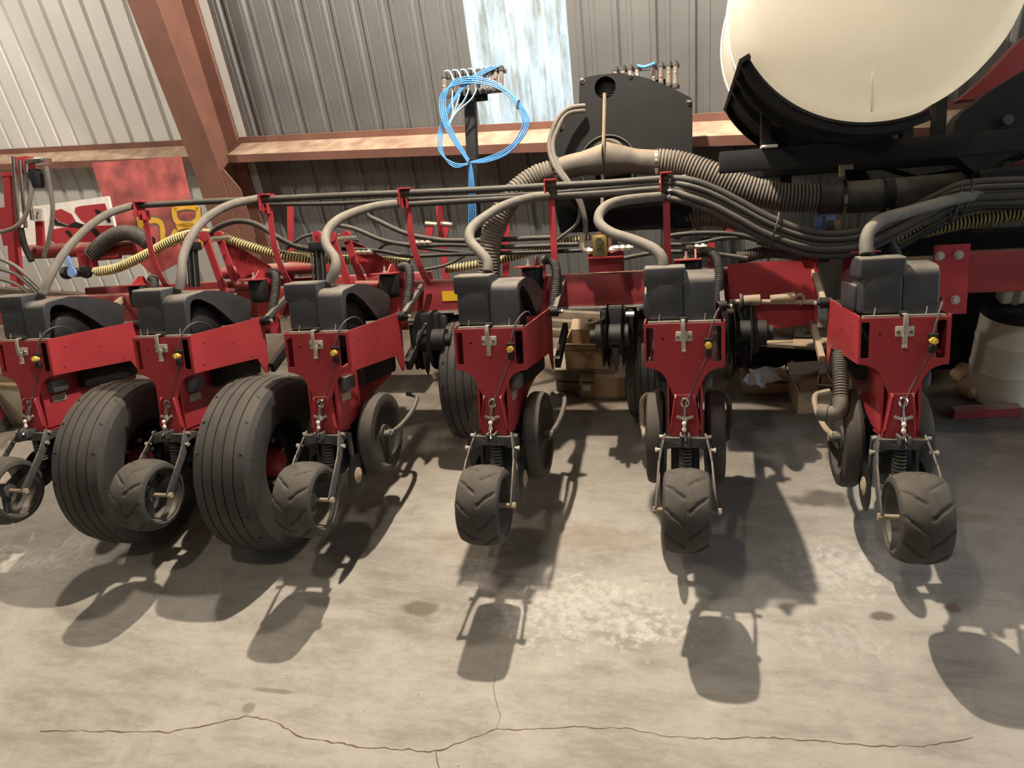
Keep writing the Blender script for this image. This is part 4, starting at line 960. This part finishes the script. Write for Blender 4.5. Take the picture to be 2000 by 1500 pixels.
# red cross tubes of the wing frame on the left
e = pthing('wing_tube', at(150, 500, 1.15), 'dusty red round tube lying behind the valve at the left', 'tube')
ppart('tube', MB().cyl(at(60, 492, 1.15), at(270, 483, 1.15), .045, 20), REDD, e); ppart('lug', MB().box(at(158, 500, 1.08).x, at(185, 500, 1.08).x, 1.05, 1.10, at(170, 528, 1.08).z, at(170, 493, 1.08).z), RED, e)
ppart('rod', MB().cyl(at(180, 505, 1.07), at(235, 500, 1.07), .017, 12), RED, e)
e = pthing('wing_beam', at(350, 560, 1.2), 'long red rear beam behind the masts', 'beam')
ppart('beam', MB().box(at(160, 540, 1.25).x, at(830, 530, 1.25).x, 1.25, 1.40, .02, .17, .01), REDD, e)
ppart('round_tube', MB().cyl(at(440, 533, 1.2), at(640, 520, 1.2), .038, 18), REDD, e)
# hydraulic stack at the far left edge
e = pthing('filter_stack', at(40, 470, .95), 'red bracket with chrome tubes and a black filter at the left edge', 'filter')
ppart('upright', MB().bar(at(34, 560, .95), at(18, 338, .95), .05, .05, (0, 1, 0)), RED, e)
ppart('crosspiece', MB().box(at(5, 330, .94).x, at(62, 330, .94).x, .92, .97, at(30, 343, .94).z, at(30, 335, .94).z).box(at(40, 330, .94).x, at(62, 330, .94).x, .92, .97, at(30, 343, .94).z, at(30, 308, .94).z), RED, e)
ppart('filter', MB().lathe([(.0, .0), (.0, .03), (.012, .038), (.09, .04), (.092, .03), (.105, .03), (.11, 0)], at(75, 367, .92), 'z', 20), BLK, e, label='black canister filter')
ppart('filter_head', MB().box(at(62, 316, .92).x, at(92, 316, .92).x, .88, .96, at(75, 320, .92).z, at(75, 310, .92).z, .006), CHR, e)
for du, v0, v1 in ((-2, 306, 440), (12, 312, 445), (25, 314, 430)):
    ppart('chrome_tube', MB().cyl(at(28+du*.9, v0, .9), at(38+du, v1, .9), .011, 10), CHR, e)
ppart('return_hose', MB().tube(path([(90, 325, .9), (97, 360, .9), (103, 410, .9), (98, 455, .9), (86, 502, .9)]), .0125, 8), HOSE, e)
ppart('return_hose', MB().tube(path([(62, 345, .9), (60, 380, .88), (50, 420, .86), (28, 445, .84), (-10, 455, .84)]), .0125, 8), HOSE, e)
ppart('lower_fitting', MB().tube(path([(40, 445, .9), (48, 480, .9), (62, 510, .9)]), .018, 10), BLKD, e)
ppart('side_lug', MB().box(at(0, 430, .98).x, at(28, 430, .98).x, .97, 1.02, at(10, 480, .98).z, at(10, 405, .98).z), RED, e)
e = pthing('reflector_post', at(78, 470, 1.05), 'short red post with a white square sticker at the left', 'post')
ppart('post', MB().bar(at(80, 480, 1.05), at(76, 408, 1.05), .05, .02, (0, 1, 0)), RED, e)
a, b = at(62, 409, 1.03), at(91, 431, 1.03); ppart('sticker', MB().box(a.x, b.x, 1.028, 1.034, b.z, a.z), PAPER, e, label='white square sticker')
ppart('squiggle', MB().tube(path([(73, 413, 1.026), (74, 418, 1.026), (71, 421, 1.026), (74, 426, 1.026)]), .002, 5), BLK, e)
# white sign board with red and black lettering strokes
YS = 1.22
def pol(pts, y): return [(at(u, v, y).x, at(u, v, y).z) for u, v in pts]
e = pthing('sign_board', at(140, 500, YS), 'white board with swooping red strokes edged in black, left', 'sign')
ppart('board', MB().prism(pol([(20, 425), (60, 404), (210, 383), (230, 470), (150, 500), (20, 500)], YS), YS, YS+.02, 'y'), PAPER, e)
for pts in ([(105, 412), (120, 408), (140, 418), (148, 432), (135, 440), (115, 432), (104, 420)], [(148, 405), (160, 402), (205, 397), (215, 425), (172, 440), (158, 430), (146, 414)], [(102, 448), (140, 442), (222, 440), (226, 472), (170, 482), (120, 484), (100, 470)]):
    ppart('red_stroke', MB().prism(pol(pts, YS), YS-.002, YS, 'y'), RED, e)
for pts in ([(104, 421), (114, 433), (134, 441), (148, 433), (172, 441), (160, 446), (108, 440)], [(186, 408), (196, 412), (206, 424), (200, 424), (188, 416)], [(127, 452), (135, 450), (145, 462), (138, 464)], [(100, 472), (122, 492), (108, 492)], [(176, 446), (188, 446), (206, 470), (198, 474)], [(208, 428), (214, 424), (218, 434), (212, 434)]):
    ppart('black_stroke', MB().prism(pol(pts, YS), YS-.004, YS-.0022, 'y'), BLK, e)
# scuffed red sheet with yellow stencil
YP = 1.36
SCUF = mat('scuffed_red_sheet', (.33, .07, .065), .6, var=.7, scale=7, dust=.5, dcol=(.40, .33, .24))
e = pthing('red_sheet', at(290, 500, YP), 'scuffed red steel sheet with yellow stencilled characters leaning by the column', 'sheet')
ppart('sheet', MB().prism(pol([(178, 318), (352, 306), (372, 395), (420, 470), (300, 540), (228, 470)], YP), YP, YP+.012, 'y'), SCUF, e)
OLIVE = mat('grey_stencil_shadow', (.12, .105, .08), .8, var=.2); MUST = mat('mustard_stencil', (.62, .34, .03), .6, var=.12)
def glyph(strokes, r, mt_, y, name):
    for st_ in strokes: 
        P = spline([at(u, v, y) for u, v in st_], .01); v_ = []; f_ = []
        for i, p in enumerate(P):
            t_ = P[min(len(P)-1, i+1)]-P[max(0, i-1)]; n_ = Vector((-t_.z, 0, t_.x)).normalized(); v_ += [p+n_*r, p-n_*r]
        for i in range(len(P)-1): f_.append((2*i, 2*i+1, 2*i+3, 2*i+2))
        ppart(name, MB().add(v_, f_), mt_, e)
H = [[(268, 412), (274, 440), (282, 475)], [(278, 436), (300, 430), (316, 440), (318, 475)]]
E8 = [[(340, 405), (342, 425), (352, 437), (376, 437), (387, 425), (386, 405)], [(345, 450), (338, 462), (344, 478)], [(384, 450), (394, 462), (390, 478)], [(345, 445), (366, 440), (388, 446)], [(340, 408), (362, 403), (386, 406)]]
glyph(H, .030, OLIVE, YP-.002, 'stencil_shadow'); glyph(E8, .026, OLIVE, YP-.002, 'stencil_shadow')
glyph(H, .018, MUST, YP-.004, 'stencil_stroke'); glyph(E8, .018, MUST, YP-.004, 'stencil_stroke')

# ================================================================== openers hanging from the toolbar
def opener(x, lab, fx=1):
    e = pthing('coulter_opener', (x, .8, -.32), lab, 'coulter', 'black coulter openers')
    ppart('shank', MB().box(x-.05, x+.05, .80, .90, -.22, -.03, .01), BLK, e)
    ppart('hub', MB().cyl((x-.10*fx, .78, -.17), (x+.06*fx, .78, -.17), .06, 20).cyl((x-.13*fx, .78, -.17), (x-.10*fx, .78, -.17), .035, 14), BLK, e)
    for d in (-.045, .03): ppart('disc', MB().lathe([(-.002, .0), (-.002, .15), (0, .158), (.002, .15), (.002, 0)], (x+d, .82, -.17), 'x', 40), BLK, e)
    ppart('filler_block', MB().box(x-.09, x+.08, .86, 1.02, -.28, -.045, .015), BLK, e)  # block bulking out the black cluster, added to darken a shaded gap
    ppart('cheek', MB().prism([(.70, -.08), (.86, -.08), (.84, -.30), (.76, -.32), (.71, -.24)], x-.07, x-.06, 'x'), BLK, e)
    ppart('knife', MB().prism([(x-.02, -.22), (x+.01, -.22), (x+.013, -.30), (x+.002, -.345), (x-.016, -.30)], .73, .745, 'y'), BLK, e)
    ppart('bolt', MB().cyl((x+.05*fx, .75, -.06), (x+.09*fx, .75, -.06), .013, 6), ZINC, e)
opener(at(1205, 650, .8).x, 'black coulter opener hanging left of the straight-on unit, before the boxes')
opener(at(1452, 650, .8).x, 'black coulter opener hanging right of the straight-on unit', -1)
opener(at(838, 650, .8).x, 'black coulter opener hanging left of the middle unit', -1)
A, B = at(833, 632, .72), at(797, 700, .72)
e = pthing('damper', B, 'slim dark damper rod slanting beside the third unit', 'damper')
ppart('rod', MB().cyl(A, B, .010, 10), GREY, e); ppart('sleeve', MB().cyl(A.lerp(B, .55), B, .018, 12), BLK, e); ppart('end_bolt', MB().cyl(B, B+Vector((.02, -.02, -.005)), .012, 6), ZINC, e)
e = pthing('canister', at(862, 655, 1.0), 'faded pink plastic canister under the toolbar', 'canister')
PINK = mat('faded_pink', (.40, .12, .10), .6, var=.2, dust=.5)
c_ = at(862, 650, 1.0); ppart('body', MB().lathe([(0, .0), (0, .035), (.02, .045), (.08, .045), (.11, .03), (.12, 0)], c_, 'z', 18), PINK, e); ppart('lid', MB().cyl(c_+Vector((0, 0, -.015)), c_, .05, 18), TAN, e)

# ================================================================== clutter along the wall
def carton(name, u, v, wx, dy, h, rz, lab, z0=0, openf=False, mt_=None):
    p = fl(u, v, z0)
    e = thing(name, p+Vector((0, dy/2, 0)), lab, 'box', 'cardboard boxes by the wall', (0, 0, rz))
    t_ = .006; mt_ = mt_ or CARD
    part('front_panel', MB().box(-wx/2, wx/2, -dy/2, -dy/2+t_, 0, h), mt_, e); part('back_panel', MB().box(-wx/2, wx/2, dy/2-t_, dy/2, 0, h), mt_, e)
    for sg in (-1, 1): part('side_wall', MB().box(sg*wx/2-(t_ if sg > 0 else 0), sg*wx/2+(t_ if sg < 0 else 0), -dy/2+t_, dy/2-t_, 0, h), mt_, e)
    part('bottom', MB().box(-wx/2, wx/2, -dy/2, dy/2, 0, t_), mt_, e)
    if openf:
        for sg in (-1, 1): part('flap', MB().add([(-wx/2, sg*dy/2, h), (wx/2, sg*dy/2, h), (wx/2, sg*(dy/2+.07), h+.035), (-wx/2, sg*(dy/2+.07), h+.035)], [(0, 1, 2, 3)]), mt_, e)
    else:
        part('flap', MB().box(-wx/2, wx/2, -dy/2, -.002, h, h+.005), mt_, e); part('flap', MB().box(-wx/2, wx/2, .002, dy/2, h, h+.005), mt_, e)
    return e
c1 = carton('carton', 1180, 778, .27, .22, .135, -.05, 'low cardboard box with a white label, on the floor in front')
part('shipping_label', MB().box(-.12, -.07, -.1125, -.1105, .05, .09), PAPER, c1); part('hand_slot', MB().box(-.12, -.05, -.1125, -.1105, .105, .115), BLK, c1)
c2 = carton('carton', 1150, 722, .26, .20, .17, -.08, 'cardboard box set back behind the labelled box', z0=.16, openf=True)
part('seam', MB().box(-.12, .10, -.1025, -.1005, .128, .134), WOOD, c2)
p = fl(1150, 722, .0); e = thing('crate', Vector((c2.location.x, c2.location.y, 0)), 'dusty wooden crate under the set-back cardboard box', 'crate', None, (0, 0, -.08))
for k in range(2): part('slat', MB().box(-.2, .16, -.11, -.095, .01+k*.075, .07+k*.075), WOOD, e)
part('top_board', MB().box(-.2, .16, -.11, .11, .145, .158), WOOD, e)
for sg in (-.19, .15): part('corner_post', MB().box(sg-.01, sg+.01, -.095, .11, 0, .145), WOOD, e)
p = fl(1172, 640, .40)
e = thing('rag', Vector((c2.location.x+.02, c2.location.y+.02, .365)), 'dusty pale part lying on the set-back box', 'part')
part('body', MB().box(-.05, .05, -.03, .03, 0, .05, .015, 3), TAN, e); part('flange', MB().lathe([(0, .02), (0, .045), (.012, .045), (.012, .02)], (.0, 0, .05), 'z', 16, True), TAN, e)
for k, (u, v, lab) in enumerate(((1120, 770, 'long bent dusty strip lying lowest beside the labelled box'), (1112, 750, 'middle bent dusty strip beside the labelled box'), (1105, 728, 'upper bent dusty strip beside the labelled box'))):
    A, B = fl(u-25, v-30), fl(u+25, v+5); P = spline([A+Vector((0, 0, .10-.02*k)), A.lerp(B, .5)+Vector((0, 0, .03)), B+Vector((0, 0, .012))], .03); m_ = MB()
    for a, b in zip(P[:-1], P[1:]): m_.bar(a, b+(b-a)*.1, .05, .005)
    wmesh('metal_strip', m_, TAN, lab, 'strip', 'bent strips on the floor')
for k in range(3):
    p = W0+WD*(-.35+.02*k)+WN*(.05+.045*k); e = MB().box(-1.1, .7, -.02, .02, 0, .16-.05*k, .003, 2, Matrix.Translation(p) @ Matrix.Rotation(-WA, 4, 'Z'))
    wmesh('sill_board', e, WOOD, ('tallest weathered board standing against the wall', 'middle weathered board against the wall', 'lowest weathered board in front of the others')[k], 'board', 'boards along the wall')
# right heap
cb = carton('carton', 1590, 808, .20, .20, .14, .12, 'open cardboard box right of the coulter opener', openf=True)
carton('carton', 1632, 800, .17, .2, .15, -.2, 'cardboard box tilted toward the drop tube', openf=True)
carton('carton', 1495, 770, .26, .2, .06, .05, 'flat cardboard tray full of papers')
SH0 = Vector((.66, 1.30, 0))
sh = thing('low_shelf', SH0, 'low dark shelf along the wall holding dusty valve parts', 'shelf', None, (0, 0, -WA))
part('board', MB().box(-.45, .30, 0, .36, .235, .255), WOOD, sh)
for sg in (-.42, .27): part('leg', MB().box(sg-.02, sg+.02, .02, .34, 0, .235), WOOD, sh)
part('back_board', MB().box(-.40, .25, .30, .32, .0, .235), WOOD, sh)
def onshelf(x, y): return SH0+WD*x+WN*(-y)+Vector((0, 0, .2555))
o = thing('valve_part', onshelf(-.02, .12)+Vector((0, 0, .012)), 'dusty grey valve casting lying on the low shelf', 'valve')
part('body', MB().box(-.06, .07, -.05, .05, 0, .08, .02, 3), HOSE, o); part('spigot', MB().cyl((-.05, 0, .045), (-.17, .02, .05), .03, 16), HOSE, o); part('face', MB().lathe([(-.06, .018), (-.056, .034), (-.045, .036)], (.01, 0, .045), 'y', 20), GREY, o)
for x, y, rz, lab in ((-.18, .10, .1, 'left scrap of cardboard on the low shelf'), (.06, .07, -.1, 'middle scrap of cardboard sticking over the shelf edge'), (.20, .13, .2, 'right scrap of cardboard on the low shelf')):
    m_ = MB().box(-.13, .13, -.09, .09, 0, .005, 0, 2); q = wmesh('cardboard_scrap', m_, CARD, lab, 'cardboard', 'cardboard scraps on the shelf'); q.location = onshelf(x, y)+Vector((0, 0, .0055*(x > 0)+.0055*(x > .1))); q.rotation_euler = (0, 0, rz)
o = thing('paper_cup', onshelf(.19, .16)+Vector((0, 0, .017)), 'dusty orange cup at the right end of the low shelf', 'cup'); part('body', MB().lathe([(0, .0), (0, .035), (.085, .05), (.085, .046), (.005, .03)], (0, 0, .006), 'z', 20), CARD, o); part('rim', MB().lathe([(.083, .047), (.087, .052), (.09, .049)], (0, 0, .006), 'z', 20), CARD, o)
for i, (u, v, rz, lab, mt_) in enumerate(((1503, 748, .1, 'printed paper sheet on the flat tray', PAPER), (1478, 758, -.4, 'crumpled white sheet at the tray corner', PAPER), (1540, 745, .5, 'torn cardboard flap in the heap', CARD), (1560, 735, -.2, 'small card lying on the heap', CARD), (1605, 742, .3, 'curved card scrap behind the open box', CARD))):
    p = fl(u, v, .08); m_ = MB(); n_ = 8; w2, h2 = (.10, .06) if i == 0 else (.06, .045)
    v_ = [(-w2+2*w2*a/n_, -h2+2*h2*b/3, .012*math.sin(a*1.3+b+i)) for a in range(n_+1) for b in range(4)]
    m_.add(v_, [(a*4+b, a*4+b+1, a*4+b+5, a*4+b+4) for a in range(n_) for b in range(3)])
    q = wmesh('paper_scrap', m_, mt_, lab, 'paper', 'papers in the heap'); q.location = p+Vector((0, .06, .01)); q.rotation_euler = (.25, .05*i, rz)
# drum and dark cabinet on the right
p = fl(1975, 800); o = thing('drum', p+Vector((0, .16, 0)), 'dirty white drum with a dark lid at the right edge', 'drum')
part('body', MB().lathe([(0, .0), (.0, .155), (.01, .165), (.17, .168), (.18, .172), (.19, .168), (.33, .168), (.34, .172), (.35, .168), (.50, .165)], (0, 0, 0), 'z', 36), DRUM, o); part('lid', MB().lathe([(.48, .172), (.54, .174), (.55, .165), (.55, 0)], (0, 0, 0), 'z', 36), BLKD, o)
q = thing('jug', p+Vector((-.06, .14, .5505)), 'dusty pale jug sitting on the dark drum lid', 'jug')
part('body', MB().box(-.06, .06, -.045, .045, 0, .10, .015, 3), DRUM, q); part('band', MB().box(-.01, .02, -.047, .047, .0, .101), WOOD, q); part('spout', MB().cyl((-.04, 0, .09), (-.05, 0, .125), .018, 12), DRUM, q)
p = fl(1880, 735); o = thing('cabinet', p+Vector((-.05, .25, 0)), 'dark cabinet standing behind the last row unit', 'cabinet', None, (0, 0, -WA))
part('body', MB().box(-.28, .22, -.17, -.02, 0, .62, .004), BLK, o); part('door', MB().box(-.26, .20, -.185, -.172, .04, .58, .004), BLKD, o); part('top_board', MB().box(-.30, .24, -.20, -.02, .62, .64), WOOD, o)
for u, v, rz, lab in ((1885, 745, .4, 'crumpled brown sack left of the drum'), (1895, 772, 0, 'low brown scrap in front of the drum')):
    p = fl(u, v); b_ = bmesh.new(); bmesh.ops.create_icosphere(b_, subdivisions=3, radius=.07)
    for w_ in b_.verts: w_.co = Vector((w_.co.x*1.2, w_.co.y, max(0, w_.co.z*.8+.045)))*(1+.22*math.sin(w_.co.x*60)*math.cos(w_.co.y*50))
    q = wmesh('sack', MB().bm(b_), CARD, lab, 'sack', 'brown sacks', 25); q.location = p
p = fl(1930, 812); e = MB()
for a, b in (((1860, 806), (1990, 800)),): e.bar(fl(*a, .03), fl(*b, .03), .05, .05)
wmesh('red_channel', e, REDD, 'red steel channel lying on the floor by the drum', 'channel')
# left background
p = fl(48, 830); o = thing('cream_block', p+Vector((0, .13, 0)), 'pale cream block on the floor behind the leftmost unit', 'block', None, (0, 0, -.1))
part('body', MB().box(-.15, .15, -.13, .13, 0, .30, .008), DRUM, o); part('cover', MB().box(-.155, .155, -.135, .135, .30, .325, .004), CARD, o)
p = fl(8, 838); o = thing('marker_post', p, 'red and grey banded post at the left edge', 'post')
for k in range(4): part('band', MB().cyl((0, 0, k*.09), (0, 0, k*.09+.09), .05, 18), (GREY, RED, DRUM, REDD)[k], o)
A = W0+WD*.27; o = wmesh('stub_column', MB().box(A.x-.05, A.x+.05, A.y-.12, A.y-.05, 0, .9, .004), OXIDE, 'red stub column against the wall below the toolbar', 'column')

# small goods on a ledge seen between the air pipe and the hose bundle
LY = 1.32
lz = at(1620, 452, LY).z
lg = pthing('wall_ledge', (at(1620, 452, LY).x, LY, lz-.02), 'dark ledge behind the sagging hose bundle', 'ledge')
ppart('board', MB().box(at(1370, 452, LY).x, at(1800, 452, LY).x, LY-.04, LY+.10, lz-.02, lz), BLK, lg)
def goods(name, u0, u1, v0, dz, mt_, lab, cat):
    a_, b_ = at(u0, v0, LY), at(u1, v0, LY); e_ = pthing(name, ((a_.x+b_.x)/2, LY, lz+dz), lab, cat)
    h_ = a_.z-lz-dz
    ppart('body', MB().box(a_.x, b_.x, LY-.03, LY+.05, lz+dz+.0005, lz+dz+h_, .003), mt_, e_); ppart('flap', MB().box(a_.x-.002, b_.x+.002, LY-.032, LY+.01, lz+dz+h_, lz+dz+h_+.004), mt_, e_)
goods('blue_carton', 1592, 1612, 424, 0, BLUEH, 'small blue box on the ledge, farther left of the pair', 'box')
goods('blue_carton', 1603, 1630, 421, 0, BLUEH, 'blue box behind the hose bundle beside a brown one', 'box')
goods('brown_carton', 1612, 1640, 431, 0, CARD, 'small brown box on the ledge beside the blue boxes', 'box')
goods('spray_can', 1412, 1432, 432, 0, RED, 'red and white packet peeping under the diving hose bundle', 'packet')

for u, v, y, lab in ((826, 474, .92, 'bright coupling on the hydraulic hose right of the third hanger'), (712, 492, .92, 'pale coupling on the level hydraulic hose'), (1216, 484, .83, 'bright coupling right of the brass block'), (1360, 482, .92, 'small pale coupling below the diving bundle')):
    p = at(u, v, y); m_ = MB().cyl(p+Vector((-.05, 0, .002)), p+Vector((.05, 0, -.002)), .0125, 10)
    for d in (-.03, 0, .03): m_.cyl(p+Vector((d-.008, 0, 0)), p+Vector((d+.008, 0, 0)), .0165, 6)
    pmesh('hose_coupling', m_, ZINC, lab, 'coupling', 'hydraulic couplings')
